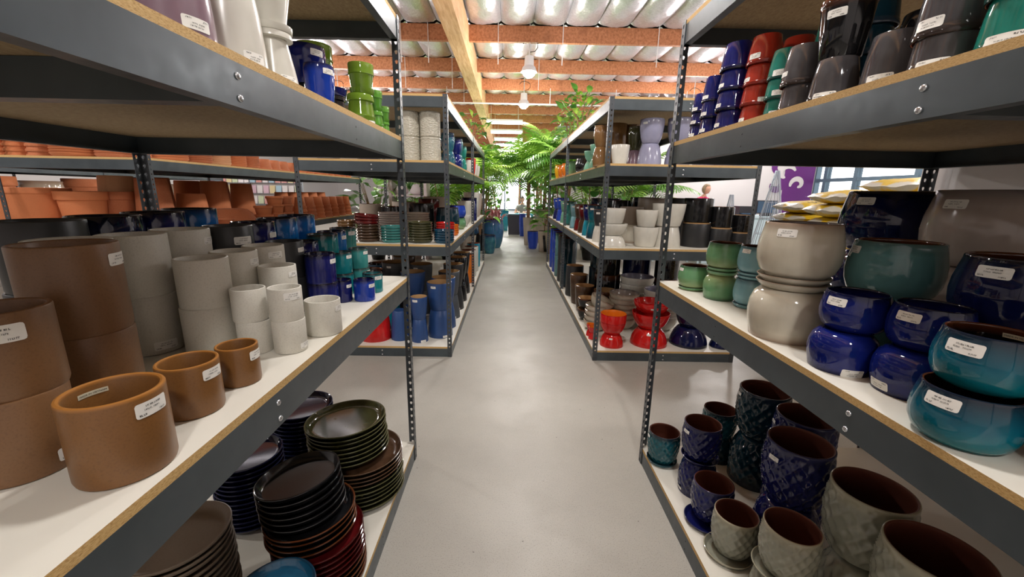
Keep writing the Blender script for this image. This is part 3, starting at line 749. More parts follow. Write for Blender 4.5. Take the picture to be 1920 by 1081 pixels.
# ---- near right rack, middle shelf: round bowls
RG = 'round bowls on the near right rack'
BO = 'bowl_planter'
def plate(x, y, z, r, h, mat, label, group, n=1):
    for k in range(n): pot('saucer', 'saucer', x, y, z + k * h * .95, r, h, mat, mat, label if n == 1 else ['lower ', 'upper '][k] + label, 'saucer', group, seg=48, wall=.004)
plate(.826, 1.776, ZM, .058, .014, 'moss', 'green saucer under the single small green bowl', RG)
pot(BO, 'bowl', .826, 1.776, ZM + .010, .065, .096, 'moss', 'black', 'single small green round bowl on a saucer near the end post', group=RG, stick=((-.85, .85, .03),), seg=56)
pot(BO, 'bowl', .868, 1.618, ZM, .066, .1, 'moss', 'clay', 'lower green round bowl upside down under saucers', group=RG, inv=True, seg=56)
plate(.868, 1.618, ZM + .1, .060, .015, 'moss', 'green saucer between the two green bowls', RG, 2)
pot(BO, 'bowl', .868, 1.618, ZM + .127, .068, .1, 'moss', 'black', 'upper green round bowl stacked on saucers', group=RG, seg=56)
plate(.918, 1.488, ZM, .058, .014, 'slateblue', 'slate blue saucer under the lower slate blue bowl', RG)
pot(BO, 'bowl', .918, 1.488, ZM + .010, .062, .098, 'slateblue', 'black', 'lower slate blue round bowl between green and cream bowls', group=RG, seg=56)
plate(.918, 1.488, ZM + .108, .056, .013, 'slateblue', 'slate blue saucer between the two slate blue bowls', RG, 2)
pot(BO, 'bowl', .918, 1.488, ZM + .132, .062, .098, 'slateblue', 'black', 'upper slate blue round bowl with a sticker', group=RG, stick=((-.6, .85, .034),), seg=56)
plate(.952, 1.345, ZM, .062, .014, 'cream', 'cream saucer under the narrower cream bowls', RG)
pot(BO, 'bowl', .952, 1.345, ZM + .010, .070, .112, 'cream', 'mauve_grey', 'lower narrow cream bowl half hidden by the big cream bowls', group=RG, stick=((-.9, .75, .035),), seg=56)
plate(.952, 1.345, ZM + .122, .062, .014, 'cream', 'cream saucer between the narrower cream bowls', RG)
pot(BO, 'bowl', .952, 1.345, ZM + .134, .070, .112, 'cream', 'mauve_grey', 'upper narrow cream bowl half hidden by the big cream bowls', group=RG, seg=56)
pot(BO, 'bowl', .838, 1.168, ZM, .105, .15, 'cream', 'mauve_grey', 'lower big cream round bowl upside down', group=RG, inv=True, seg=72)
plate(.838, 1.168, ZM + .15, .094, .019, 'cream', 'cream saucer lying between the two big cream bowls', RG, 2)
pot(BO, 'bowl', .838, 1.164, ZM + .184, .105, .152, 'cream', 'mauve_grey', 'upper big cream round bowl on two saucers', group=RG, stick=((-.35, .85, .05),), seg=72)
pot(BO, 'bowl', 1.03, 1.066, ZM, .105, .15, 'greyteal', 'black', 'lower grey-teal bowl behind the blue bowls', group=RG, inv=True, seg=64)
pot(BO, 'bowl', 1.03, 1.066, ZM + .15, .103, .148, 'greyteal', 'black', 'upper grey-teal bowl between cream and navy bowls', group=RG, stick=((-.88, .85, .045),), seg=64)
pot(BO, 'bowl', 1.065, .815, ZM, .105, .147, 'deepnavy', 'black', 'lower big navy bowl behind the turquoise bowls', group=RG, inv=True, seg=64)
pot(BO, 'bowl', 1.065, .815, ZM + .147, .105, .147, 'deepnavy', 'black', 'upper big navy bowl behind the turquoise bowls', group=RG, stick=((-.42, .83, .055),), seg=64)
pot(BO, 'bowl', 1.40, 1.50, ZM, .155, .22, 'deepnavy', 'black', 'lower huge navy bowl at the back of the shelf', group=RG, inv=True, seg=64)
pot(BO, 'bowl', 1.40, 1.50, ZM + .22, .155, .21, 'deepnavy', 'black', 'upper huge navy bowl at the back of the shelf', group=RG, stick=((-.55, .86, .06),), seg=64)
pot(BO, 'bowl', 1.395, 1.165, ZM, .155, .22, 'mauve_grey', 'mauve_grey', 'lower huge mauve-grey bowl at the back of the shelf', group=RG, inv=True, seg=64)
pot(BO, 'bowl', 1.395, 1.165, ZM + .22, .158, .212, 'mauve_grey', 'mauve_grey', 'upper huge mauve-grey bowl at the back of the shelf', group=RG, stick=((-.6, .84, .06),), seg=64)
pot(BO, 'bowl', .822, .935, ZM, .071, .096, 'cobalt', 'navy', 'lower blue bowl upside down beside the big cream bowls', group=RG, inv=True, stick=((.45, .10, .045),), seg=64)
pot(BO, 'bowl', .842, .945, ZM + .096, .070, .092, 'cobalt', 'navy', 'upper blue bowl beside the big cream bowls', group=RG, stick=((-.55, .80, .045),), seg=64)
pot(BO, 'bowl', .875, .808, ZM, .071, .096, 'cobalt', 'clay', 'lower blue bowl upside down beside the turquoise bowls', group=RG, inv=True, stick=((-.72, .17, .045),), seg=64)
pot(BO, 'bowl', .902, .824, ZM + .096, .071, .094, 'cobalt', 'navy', 'upper blue bowl beside the turquoise bowls', group=RG, stick=((-.5, .78, .045),), seg=64)
pot(BO, 'bowl', .796, .634, ZM, .072, .095, 'turq', 'black', 'lower turquoise bowl at the shelf edge', group=RG, stick=((-.42, .83, .048),), seg=72)
pot(BO, 'bowl', .822, .646, ZM + .095, .070, .096, 'turq', 'black', 'upper turquoise bowl with an origin label inside the rim', group=RG, stick=((-.42, .78, .050),), seg=72, inner_label=(-.5, .012, .04))
pot(BO, 'bowl', .905, .520, ZM, .071, .096, 'turq', 'black', 'turquoise bowl upside down past the turquoise pair', group=RG, inv=True, stick=((-.9, .25, .05),), seg=64)
# ---- near right rack, bottom shelf: diamond textured pots
DG = 'diamond textured pots on the near right bottom shelf'
DP = 'textured_pot'
for nm, c, rm in (('tx_teal', '1d5660', '25303a'), ('tx_dteal', '12303c', '2a3440'), ('tx_navy', '14184e', '2a2c50'), ('tx_grey', '8d8d7e', 'a09a84')):
    M[nm] = glaze(nm.replace('tx_', 'textured ') + ' glaze', c, rm, .07, None, .18)
M['clay_dark'] = matte('dark clay inside', '5c2a18', .3, .7)
def dpot(x, y, z, r, h, mat, label, inv=False, stick=(), inn='clay_dark'):
    pot(DP, 'egg', x, y, z, r, h, mat, inn, label, group=DG, inv=inv, stick=stick, seg=128, pattern='diamond', wall=r * .075)
def dplate(x, y, z, r, mat, label): pot('saucer', 'saucer', x, y, z, r, .018, mat, mat, label, 'saucer', DG, seg=48, wall=.004)
dplate(.798, 1.822, ZB, .074, 'tx_teal', 'teal saucer under the small teal textured pot')
dpot(.798, 1.822, ZB + .010, .080, .158, 'tx_teal', 'small teal textured pot on a saucer by the end post', stick=((-.92, .85, .028),))
dpot(1.10, 1.865, ZB, .084, .145, 'tx_dteal', 'small dark teal textured pot under the low teal one', inv=True)
dpot(1.09, 1.865, ZB + .12, .084, .15, 'tx_teal', 'low teal textured pot behind the small navy stack')
dpot(.880, 1.615, ZB, .083, .165, 'tx_navy', 'lower small navy textured pot upside down', inv=True, stick=((-.85, .12, .035),))
dplate(.880, 1.615, ZB + .165, .080, 'tx_navy', 'navy saucer between the small navy textured pots')
dpot(.874, 1.612, ZB + .178, .084, .165, 'tx_navy', 'upper small navy textured pot', stick=((-.75, .82, .034),))
dpot(1.19, 1.70, ZB, .115, .232, 'tx_dteal', 'lower big dark teal textured pot upside down', inv=True)
dpot(1.19, 1.785 - .08, ZB + .232, .113, .228, 'tx_dteal', 'upper big dark teal textured pot', stick=((-.9, .88, .03),))
dpot(1.20, 1.45, ZB, .115, .232, 'tx_navy', 'lower big navy textured pot at the back', inv=True)
dpot(1.215, 1.475, ZB + .232, .115, .232, 'tx_navy', 'upper big navy textured pot at the back', stick=((-.92, .82, .03),))
dpot(1.05, 1.275, ZB, .115, .232, 'tx_navy', 'lower big navy textured pot beside the grey ones', inv=True)
dpot(1.06, 1.290, ZB + .232, .113, .235, 'tx_navy', 'upper big navy textured pot beside the grey ones', stick=((-.6, .80, .038),))
dplate(.838, 1.425, ZB, .085, 'tx_navy', 'navy saucer under the single small navy textured pot')
dpot(.858, 1.440, ZB + .012, .083, .165, 'tx_navy', 'single small navy textured pot on a saucer')
dplate(.850, 1.272, ZB, .085, 'tx_grey', 'grey saucer under the small grey textured pot')
dpot(.864, 1.278, ZB + .012, .081, .163, 'tx_grey', 'small grey textured pot on a saucer')
dpot(.885, 1.055, ZB, .083, .165, 'tx_grey', 'lower small grey textured pot upside down', inv=True)
dplate(.878, 1.050, ZB + .165, .082, 'tx_grey', 'grey saucer between the small grey textured pots')
dpot(.886, 1.046, ZB + .176, .084, .162, 'tx_grey', 'upper small grey textured pot')
dpot(1.12, 1.03, ZB, .115, .232, 'tx_grey', 'lower big grey textured pot upside down', inv=True)
dpot(1.118, 1.095 - .04, ZB + .232, .114, .232, 'tx_grey', 'upper big grey textured pot next to the navy ones')
dpot(1.09, .80, ZB, .115, .232, 'tx_grey', 'lower big grey textured pot farthest from the end post', inv=True)
dpot(1.085, .862 - .03, ZB + .232, .116, .232, 'tx_grey', 'upper big grey textured pot farthest from the end post')
# ---- near right rack, upper shelf: nested upside-down tapered pots
TG = 'nested upside-down pots on the near right upper shelf'
def nest(n, x, y, r, h, step, mat, label, stick=None, z=ZU, seg=48):
    words = {1: ['single'], 2: ['bottom', 'top'], 3: ['bottom', 'middle', 'top'], 4: ['bottom', 'second', 'third', 'top']}[n]
    for k in range(n):
        pot('tapered_pot', 'taper', x + random.uniform(-.002, .002), y + random.uniform(-.002, .002), z + k * step, r, h, mat, 'clay', words[k] + ' ' + label, 'pot', TG, inv=True, stick=(stick[k],) if stick and stick[k] else (), seg=seg, wall=.004)
NS = [(-.75, .17, .03)] * 4
nest(3, .787, 1.800, .040, .072, .05, 'navy', 'slim navy pot of the shortest stack by the end post', NS)
nest(3, .782, 1.695, .043, .09, .06, 'navy', 'navy pot of the middle navy stack', NS)
nest(4, .798, 1.575, .056, .088, .066, 'navy', 'navy pot of the tall navy stack', [(-.85, .2, .03)] * 3 + [None])
nest(4, .826, 1.462, .053, .085, .062, 'brick', 'brick red pot of the tall red stack', [(-.85, .2, .03), (.3, .15, .034), (-.85, .2, .03), (-.6, .25, .038)])
nest(4, .955, 1.50, .056, .095, .062, 'brick', 'dull red pot of the stack behind the red one')
nest(3, .832, 1.352, .046, .082, .058, 'jade', 'jade green pot of the green stack', [(-.3, .2, .034), (-.2, .2, .036), (-.3, .17, .04)])
nest(4, .965, 1.36, .05, .09, .062, 'jade', 'dark jade pot of the stack behind the grey pots')
nest(2, .812, 1.232, .052, .100, .070, 'graphite', 'graphite pot of the pair beside the green stack', [None, (-.9, .3, .03)])
nest(4, .965, 1.215, .052, .10, .07, 'tx_dteal', 'blue-black pot of the stack behind the graphite pots')
pot('tapered_pot', 'taper', .806, 1.100, ZU, .054, .098, 'graphite', 'clay', 'graphite pot upside down under the tall black pot', group=TG, inv=True, stick=((-.35, .08, .05),), seg=56, wall=.004)
pot('tapered_pot', 'taper', .808, 1.102, ZU + .098, .056, .13, 'black', 'clay', 'tall black pot standing upright on the graphite one', group=TG, stick=((-.4, .72, .042),), seg=56, wall=.004)
pot('tapered_pot', 'taper', .832, .972, ZU, .055, .112, 'graphite', 'clay', 'graphite pot upside down with a large sticker', group=TG, inv=True, stick=((-.35, .15, .048),), seg=64, wall=.004)
nest(2, .955, 1.045, .058, .115, .07, 'black', 'black pot of the pair behind the big sticker pot')
nest(2, .955, .90, .058, .118, .07, 'black', 'black pot of the tall back pair', [None, (-.7, .2, .045)])
nest(2, .815, .842, .052, .118, .060, 'graphite', 'graphite pot of the pair beside the dark green ones', [(-.3, .06, .05), (-.6, .18, .045)], seg=56)
nest(2, .818, .725, .052, .112, .082, 'tx_dteal' if False else 'jade', 'dark green pot of the last pair', [(-.35, .12, .048), None], seg=56)

# ------------------------------------------------------------------ far racks: contents
def pile(px, y, z, items, group, zx=None, x=None, seg=32):
    """items: (kind, prof, inv, r, h, outer, inner, label[, sticker]) stacked upward"""
    x = X(px, y, z) if x is None else x
    for it in items:
        kind, prof, inv, r, h, mo, mi, label = it[:8]
        pot(kind, prof, x, y, z, r, h, mo, mi, label, 'saucer' if kind == 'saucer' else 'pot', group, inv=inv, seg=seg, stick=(it[8],) if len(it) > 8 else (), wall=.006)
        z += h
    return x
g = 'textured cream cylinders on the far left rack'
def cream_mat():
    q = NT('hammered cream glaze'); v = q.n('ShaderNodeTexVoronoi', i_Scale=55.); q.l(q.coords('Object', (1, 1, 1.6)), v.inputs['Vector'])
    q.bump(v.outputs['Distance'], .8, .006); return q.done(rgb('b9b4a4'), .35)
M['hammered'] = cream_mat()
PROF['banded'] = [(.92, 0), (.98, .02), (1, .05), (1, .09), (.97, .10), (.99, .5), (1, .95), (.98, 1)]
for px, w in ((808, 'beside the corner post'), (770, 'next to the corner pair')):
    x = X(px, 3.50, Z2U)
    pot(CY, 'banded', x, 3.50, Z2U, .083, .185, 'hammered', 'cream', 'lower hammered cream cylinder ' + w, group=g, inv=True, seg=40)
    pot(CY, 'banded', x, 3.50, Z2U + .185, .083, .19, 'hammered', 'cream', 'upper hammered cream cylinder ' + w, group=g, seg=40)
g = 'dark glazed bowls on the far left upper shelf'
for x in (-1.50, -1.17): pot(BO, 'bowl2', x, 3.52, Z2U, .13, .10, 'navy', 'navy', 'navy bowl on the far left upper shelf ' + ('at the outer post' if x < -1.3 else 'beside the cream cylinders'), group=g, seg=32, stick=((.0, .4, .04),))
g = 'patterned vases on the far left upper shelf'
for k, (x, y, r, h, m) in enumerate(((-.58, 4.02, .055, .13, 'patina'), (-.62, 4.25, .07, .16, 'patina'), (-.58, 4.55, .06, .15, 'cobalt'), (-.60, 4.85, .065, .17, 'patina'), (-.59, 5.2, .06, .15, 'jade'))):
    w = ['nearest the cream cylinders', 'second along', 'third along', 'fourth along', 'beside the middle post'][k]
    pot('vase', 'jar', x, y, Z2U, r, h, m, m, 'lower mottled vase ' + w, 'vase', g, inv=True, seg=28)
    pot('vase', 'jar', x, y, Z2U + h, r, h, m, m, 'upper mottled vase ' + w, 'vase', g, seg=28)
for k, (y, m) in enumerate(((6.1, 'white_gloss'), (6.5, 'red'), (6.9, 'white_gloss'), (7.4, 'white_gloss'))):
    pot('vase', 'tall', -.60, y, Z2U, .075, .2 if m != 'red' else .26, m, m, (['first', '', 'second', 'third'][k] + ' white tall pot beyond the mottled vases' if m != 'red' else 'red tall pot between white ones'), 'pot', 'pots beyond the mottled vases', seg=28)
# far left rack, middle shelf
g = 'stacked saucers on the far left rack'
xb = X(692, 3.52, Z2M)
saucers(xb, 3.52, Z2M, 6, .094, .024, 'umber', 'umber brown saucer in the pile beside teal saucers', g, seg=32)
saucers(xb - .01, 3.52, Z2M + .146, 3, .104, .025, 'dkred', 'wide oxblood saucer topping the umber pile', g, .10, .2, seg=32, h=.03)
saucers(X(737, 3.50, Z2M), 3.50, Z2M, 6, .100, .022, 'seateal', 'sea-green saucer in the pile behind the near post', g, seg=32)
saucers(X(789, 3.50, Z2M), 3.50, Z2M, 8, .104, .021, 'olive', 'olive saucer in the pile between teal and blue', g, .02, seg=32)
saucers(X(833, 3.50, Z2M), 3.50, Z2M, 5, .088, .021, 'bluebowl', 'dark blue saucer in the pile at the rack corner', g, seg=32)
saucers(-.60, 3.86, Z2M, 7, .088, .020, 'red', 'red saucer in the pile behind the corner post', g, seg=28)
saucers(-.585, 4.13, Z2M, 5, .08, .020, 'orange', 'orange saucer in the low pile along the aisle', g, seg=28)
saucers(X(652, 3.6, Z2M), 3.6, Z2M, 7, .08, .024, 'caramel', 'caramel saucer in the pile at the outer end', g, seg=28)
saucers(X(783, 3.95, Z2M), 3.95, Z2M, 11, .12, .020, 'taupe', 'taupe saucer in the pile behind the olive saucers', g, seg=28)
saucers(X(735, 3.95, Z2M), 3.95, Z2M, 11, .12, .020, 'mauve_grey', 'mauve-grey saucer in the pile behind the teal saucers', g, seg=28)
g = 'planters on the far left middle shelf'
for (x, y, prof, r, h, m, lab) in (
    (-1.25, 4.42, 'bowl', .13, .26, 'blackplain', 'black round planter behind the taupe saucers'),
    (-.93, 4.38, 'cyl', .13, .30, 'blackplain', 'black cylinder planter behind the taupe saucers'),
    (-.66, 4.42, 'bowl', .125, .26, 'tx_dteal', 'dark green-black round planter by the aisle'),
    (-.62, 4.85, 'bowl', .11, .13, 'moss', 'low green bowl by the aisle edge'),
    (-.92, 4.75, 'cyl', .12, .34, 'dkred', 'maroon cylinder planter behind the green bowl'),
    (-.62, 5.25, 'bowl2', .13, .14, 'white_gloss', 'white flared bowl by the aisle edge'),
    (-.93, 5.2, 'cyl', .14, .36, 'stone', 'pale stone cylinder planter at the back'),
    (-.62, 5.95, 'tall', .12, .30, 'white_gloss', 'white tall planter past the middle post'),
    (-.62, 6.35, 'cyl', .12, .34, 'navy', 'navy cylinder planter past the middle post'),
    (-.62, 6.8, 'tall', .13, .42, 'white_gloss', 'taller white planter near the rack end'),
    (-.62, 7.4, 'tall', .13, .40, 'stone', 'stone tall planter at the rack end'),
    (-1.25, 4.9, 'cyl', .13, .30, 'stone', 'pale stone planter behind the black round one'),
    (-1.5, 4.5, 'cyl', .12, .28, 'stone', 'stone planter at the outer side')):
    pot('planter', prof, x, y, Z2M, r, h, m, 'black' if m != 'white_gloss' else m, lab, 'planter', g, seg=32)
pot('planter', 'bowl', -.62, 4.85, Z2M + .13, .11, .14, 'royal', 'black', 'royal blue bowl stacked on the low green bowl', 'planter', g, seg=32)
# far left rack, bottom shelf
g = 'tall buckets on the far left bottom shelf'
BK = 'bucket_planter'
def bucket_pair(px, y, r, h, m, lab, x=None, st=True):
    x = X(px, y, ZB) if x is None else x
    pot(BK, 'bucket', x, y, ZB, r, h, m, 'clay_tan', 'lower ' + lab + ', upside down', 'planter', g, inv=True, seg=40, stick=((.4, .06, .05),) if st else ())
    pot(BK, 'bucket', x, y, ZB + h, r, h, m, 'clay_tan', 'upper ' + lab + ', upright', 'planter', g, seg=40, stick=((-.5, .88, .05),) if st else ())
bucket_pair(788, 3.50, .074, .205, 'denim', 'slim denim blue bucket behind the near post')
bucket_pair(826, 3.66, .115, .255, 'denim', 'wide denim blue bucket at the rack corner')
pot(BK, 'bucket', X(706, 3.56, ZB), 3.56, ZB, .14, .28, 'red', 'clay', 'dark red glazed bucket, upside down under the shelf', 'planter', g, inv=True, seg=48)
pot(BK, 'bucket', X(733, 3.85, ZB), 3.85, ZB, .11, .33, 'cyan', 'clay', 'cyan bucket behind the red one', 'planter', g, inv=True, seg=40)
pot(BK, 'bucket', X(752, 3.55, ZB), 3.55, ZB, .085, .27, 'denim', 'clay_tan', 'dark blue bucket beside the near post', 'planter', g, inv=True, seg=40)
bucket_pair(0, 3.92, .118, .25, 'denim', 'denim blue bucket second along the aisle', x=-.64)
bucket_pair(0, 4.24, .112, .25, 'slate', 'slate grey bucket third along the aisle', x=-.63)
bucket_pair(0, 4.58, .115, .26, 'charcoal', 'charcoal bucket fourth along the aisle', x=-.63)
bucket_pair(0, 4.95, .115, .27, 'blackplain', 'black bucket fifth along the aisle', x=-.63)
bucket_pair(0, 5.35, .115, .27, 'blackplain', 'black bucket beside the middle post', x=-.63)
bucket_pair(0, 3.98, .12, .27, 'denim', 'blue bucket in the second row', x=-.95)
bucket_pair(0, 4.32, .12, .28, 'slate', 'grey bucket in the second row', x=-.94)
bucket_pair(0, 4.3, .14, .29, 'charcoal', 'charcoal bucket in the third row', x=-1.21)
bucket_pair(0, 4.72, .13, .29, 'umber', 'brown bucket at the back', x=-1.22)
for k, (y, m, lab) in enumerate(((6.0, 'orange', 'orange cylinder planter on the bottom shelf'), (6.45, 'white_gloss', 'white cylinder planter beyond the orange one'), (6.9, 'white_gloss', 'white cylinder planter near the rack end'), (7.35, 'cyan', 'cyan planter at the rack end'))):
    pot('planter', 'cyl', -.64, y, ZB, .12, .42, m, 'clay', lab, 'planter', 'planters at the far end of the left rack', seg=32)
for k, (x, y) in enumerate(((-1.48, 3.95), (-1.5, 4.3), (-1.5, 4.7))):
    o = pot('planter', 'bowl', x, y, ZB, .15, .33, 'tx_dteal', 'clay', FIRST[k] + ' dark teal round planter at the outer rack side', 'planter', 'dark round planters', seg=32)
    pot('planter', 'bowl2', x, y, ZB + .33, .15, .16, 'dkred' if k == 1 else 'bluebowl', 'black', 'low bowl resting on the %s dark teal planter' % FIRST[k], 'planter', 'bowls on dark planters', seg=32)
# far right rack, bottom shelf
g = 'bowls on the far right bottom shelf'
yy = 3.46
pile(1146, yy, ZB, [(BO, 'bowl2', True, .105, .115, 'red', 'orange', 'red bowl upside down at the rack corner', (-.1, .7, .03)), (BO, 'bowl2', False, .112, .105, 'red', 'orange', 'red bowl right way up on the corner bowl'), (BO, 'cyl', False, .114, .075, 'red', 'orange', 'shallow red pot topping the corner bowls')], g, seg=44)
pile(1215, 3.52, ZB, [(BO, 'bowl2', True, .165, .155, 'red', 'red', 'large red bowl upside down beside the corner bowls', (.0, .75, .035)), (BO, 'bowl2', False, .165, .14, 'red', 'red', 'large red bowl right way up in the middle'), (BO, 'bowl2', False, .16, .10, 'red', 'red', 'large red bowl topping its stack', (.1, .6, .035))], g, seg=48)
pile(1289, 3.53, ZB, [(BO, 'bowl2', True, .165, .165, 'deepnavy', 'navy', 'large navy bowl upside down beside the red bowls'), (BO, 'bowl2', False, .135, .15, 'deepnavy', 'navy', 'large navy bowl right way up on the other')], g, seg=48)
pile(1349, 3.46, ZB, [(BO, 'bowl2', True, .09, .085, 'deepnavy', 'navy', 'small navy bowl upside down at the outer end')], g)
gg = 'small red cups at the rack corner'
for k, (x, y) in enumerate(((.80, 3.615), (.795, 3.705))):
    pot('small_cup', 'bowl2', x, y, ZB, .04, .06, 'red', 'orange', 'lower small red cup behind the corner post' + [', nearer the post', ', farther from the post'][k], 'cup', gg, inv=True, seg=28)
    pot('small_cup', 'bowl2', x, y, ZB + .06, .04, .055, 'red', 'orange', 'upper small red cup behind the corner post' + [', nearer the post', ', farther from the post'][k], 'cup', gg, seg=28)
gg = 'white bowls on the far right bottom shelf'
for k in range(5): 
    o = pot(BO, 'bowl2',   .885 + .004 * k, 3.89, ZB + k * .052, .125, .1, 'cream', 'cream', 'cream bowl of the nested pile by the aisle' + nth(k), 'bowl', gg, seg=36)
    if k == 4: o.rotation_euler = (.1, .45, 0); o.location.z += .02
for k in range(6): pot(BO, 'bowl2', 1.175, 3.98, ZB + k * .05, .15, .11, 'cream', 'mauve_grey', 'cream bowl of the nested pile behind the red pots' + nth(k), 'bowl', gg, seg=36)
for k in range(5): pot(BO, 'bowl2', 1.55, 3.96, ZB + k * .062, .18, .15, 'white_gloss', 'lavender', 'large pale bowl of the nested pile behind the red stacks' + nth(k), 'bowl', gg, seg=40)
for k in range(5): pot(BO, 'bowl2', 1.40, 4.32, ZB + k * .075, .18, .16, 'white_gloss', 'lavender', 'large pale bowl of the nested pile farther back' + nth(k), 'bowl', gg, seg=40)
gg = 'dark planters on the far right bottom shelf'
for (x, y, prof, r, h, m, lab) in (
    (.85, 4.22, 'bowl2', .10, .12, 'black', 'low dark brown bowl upside down by the aisle'),
    (.88, 4.55, 'bucket', .11, .30, 'umber', 'umber planter by the aisle'),
    (.87, 4.90, 'bucket', .11, .36, 'umber', 'taller umber planter by the aisle'),
    (1.07, 4.33, 'bucket', .13, .30, 'black', 'dark planter behind the cream bowls'),
    (.88, 5.30, 'cyl', .115, .40, 'charcoal', 'charcoal cylinder planter before the middle post'),
    (1.18, 4.75, 'cyl', .15, .40, 'black', 'lower black cylinder planter inside the rack'),
    (1.52, 4.75, 'cyl', .16, .36, 'black', 'lower black planter under the blue-black one'),
    (1.80, 4.55, 'cyl', .13, .40, 'black', 'lower black planter at the outer side'),
    (1.20, 5.2, 'cyl', .15, .40, 'tx_dteal', 'lower dark green planter at the back')):
    pot('planter', prof, x, y, ZB, r, h, m, 'clay_tan', lab, 'planter', gg, seg=32)
for (x, y, z, r, h, m, lab) in ((.85, 4.22, ZB + .12, .10, .12, 'black', 'low dark bowl right way up by the aisle'),):
    pot(BO, 'bowl2', x, y, z, r, h, m, 'clay_tan', lab, 'bowl', gg, seg=32)
for (x, y, z, r, h, m, lab) in (
    (1.18, 4.75, ZB + .40, .14, .36, 'black', 'upper black cylinder planter inside the rack'),
    (1.52, 4.75, ZB + .36, .16, .40, 'deepnavy', 'upper blue-black planter with a tan rim inside'),
    (1.80, 4.55, ZB + .40, .13, .36, 'black', 'upper black planter at the outer side'),
    (1.20, 5.2, ZB + .40, .14, .36, 'tx_dteal', 'upper dark green planter at the back')):
    pot('planter', 'cyl', x, y, z, r, h, m, 'clay_tan', lab, 'planter', gg, seg=32, stick=((-.3, .85, .05),))
gg = 'cylinder planters by the aisle past the middle post'
for k, (y, m, w) in enumerate(((5.85, 'tx_dteal', 'dark green'), (6.2, 'charcoal', 'charcoal'), (6.6, 'greyteal', 'grey-teal'), (7.0, 'royal', 'royal blue'), (7.45, 'royal', 'royal blue end'))):
    pot('planter', 'cyl', .87, y, ZB, .115, .34, m, 'clay', 'lower ' + w + ' cylinder planter past the middle post', 'planter', gg, inv=True, seg=32)
    pot('planter', 'cyl', .87, y, ZB + .34, .115, .36, m, 'clay', 'upper ' + w + ' cylinder planter past the middle post', 'planter', gg, seg=32)
# far right rack, middle shelf
g = 'white pots on the far right middle shelf'
WG = 'white_gloss'
pile(1147, 3.46, Z2M, [(BO, 'bowl2', True, .115, .095, WG, WG, 'wide white bowl upside down at the corner'), (BO, 'bowl2', False, .118, .095, WG, WG, 'wide white bowl right way up at the corner'), ('planter', 'bucket', False, .095, .125, WG, WG, 'white pot topping the corner bowls')], g, seg=40)
pile(1208, 3.48, Z2M, [('planter', 'bucket', False, .106, .165, WG, WG, 'lower white bucket beside the corner bowls'), ('planter', 'bucket', False, .092, .14, WG, WG, 'upper white bucket beside the corner bowls')], g, seg=40)
pile(1247, 3.50, Z2M, [('planter', 'bucket', True, .12, .175, WG, WG, 'lower white planter upside down beside the near post'), ('planter', 'bucket', False, .135, .185, WG, WG, 'upper white planter beside the near post')], g, seg=40)
pile(1180, 3.78, Z2M, [('planter', 'bucket', True, .10, .165, 'cream', 'cream', 'lower pale grey pot in the second row'), ('planter', 'bucket', False, .105, .155, 'taupe', 'taupe', 'upper taupe pot in the second row')], g)
pile(1218, 3.95, Z2M, [('planter', 'cyl', True, .14, .20, 'stone', 'stone', 'lower wide stone pot in the second row'), ('planter', 'cyl', False, .14, .20, 'taupe', 'taupe', 'upper wide taupe pot in the second row')], g)
g = 'black cylinders on the far right middle shelf'
for px, y, r, h1, h2, w in ((1301, 3.56, .118, .20, .195, 'widest'), (1347, 3.48, .086, .165, .165, 'middle sized'), (1383, 3.47, .068, .13, .135, 'smallest')):
    x = X(px, y, Z2M)
    pot(CY, 'cyl', x, y, Z2M, r, h1, 'charcoal', 'clay_tan', 'lower %s black cylinder with a tan rim line' % w, 'pot', g, inv=True, seg=44)
    pot('saucer', 'saucer', x, y, Z2M + h1, r * .97, .012, 'clay_tan', 'clay_tan', 'tan clay rim plate between the %s black cylinders' % w, 'saucer', g, inv=True, seg=36, wall=.004)
    pot(CY, 'cyl', x, y, Z2M + h1 + .012, r, h2, 'blackplain', 'clay_tan', 'upper %s black cylinder, shiny' % w, 'pot', g, seg=44)
g = 'glazed pots along the aisle on the far right middle shelf'
for k, (y, r, h, m1, m2, prof, w) in enumerate((
    (3.80, .085, .145, 'white_gloss', 'charcoal', 'bucket', 'charcoal and white'), (4.08, .09, .16, 'turq', 'turq', 'bucket', 'turquoise'), (4.36, .085, .16, 'cyan', 'navy', 'bucket', 'cyan and navy'),
    (4.66, .08, .15, 'umber', 'dkred', 'bucket', 'maroon'), (4.95, .08, .15, 'dkred', 'umber', 'bucket', 'oxblood'), (5.28, .085, .15, 'slateblue', 'slateblue', 'bucket', 'slate blue'),
    (5.85, .09, .16, 'seateal', 'seateal', 'bucket', 'sea-green'), (6.25, .09, .16, 'sage', 'sage', 'bucket', 'sage green'), (6.7, .10, .18, 'royal', 'royal', 'bucket', 'royal blue'), (7.2, .10, .17, 'navy', 'royal', 'bucket', 'navy'))):
    pot('planter', prof, .86, y, Z2M, r, h, m1, 'clay', 'lower %s pot by the aisle, upside down' % w, 'pot', g, inv=True, seg=32)
    pot('planter', prof, .86, y, Z2M + h, r, h, m2, 'clay', 'upper %s pot by the aisle' % w, 'pot', g, seg=32, stick=((-.5, .8, .04),))
g = 'dark pots behind the white ones'
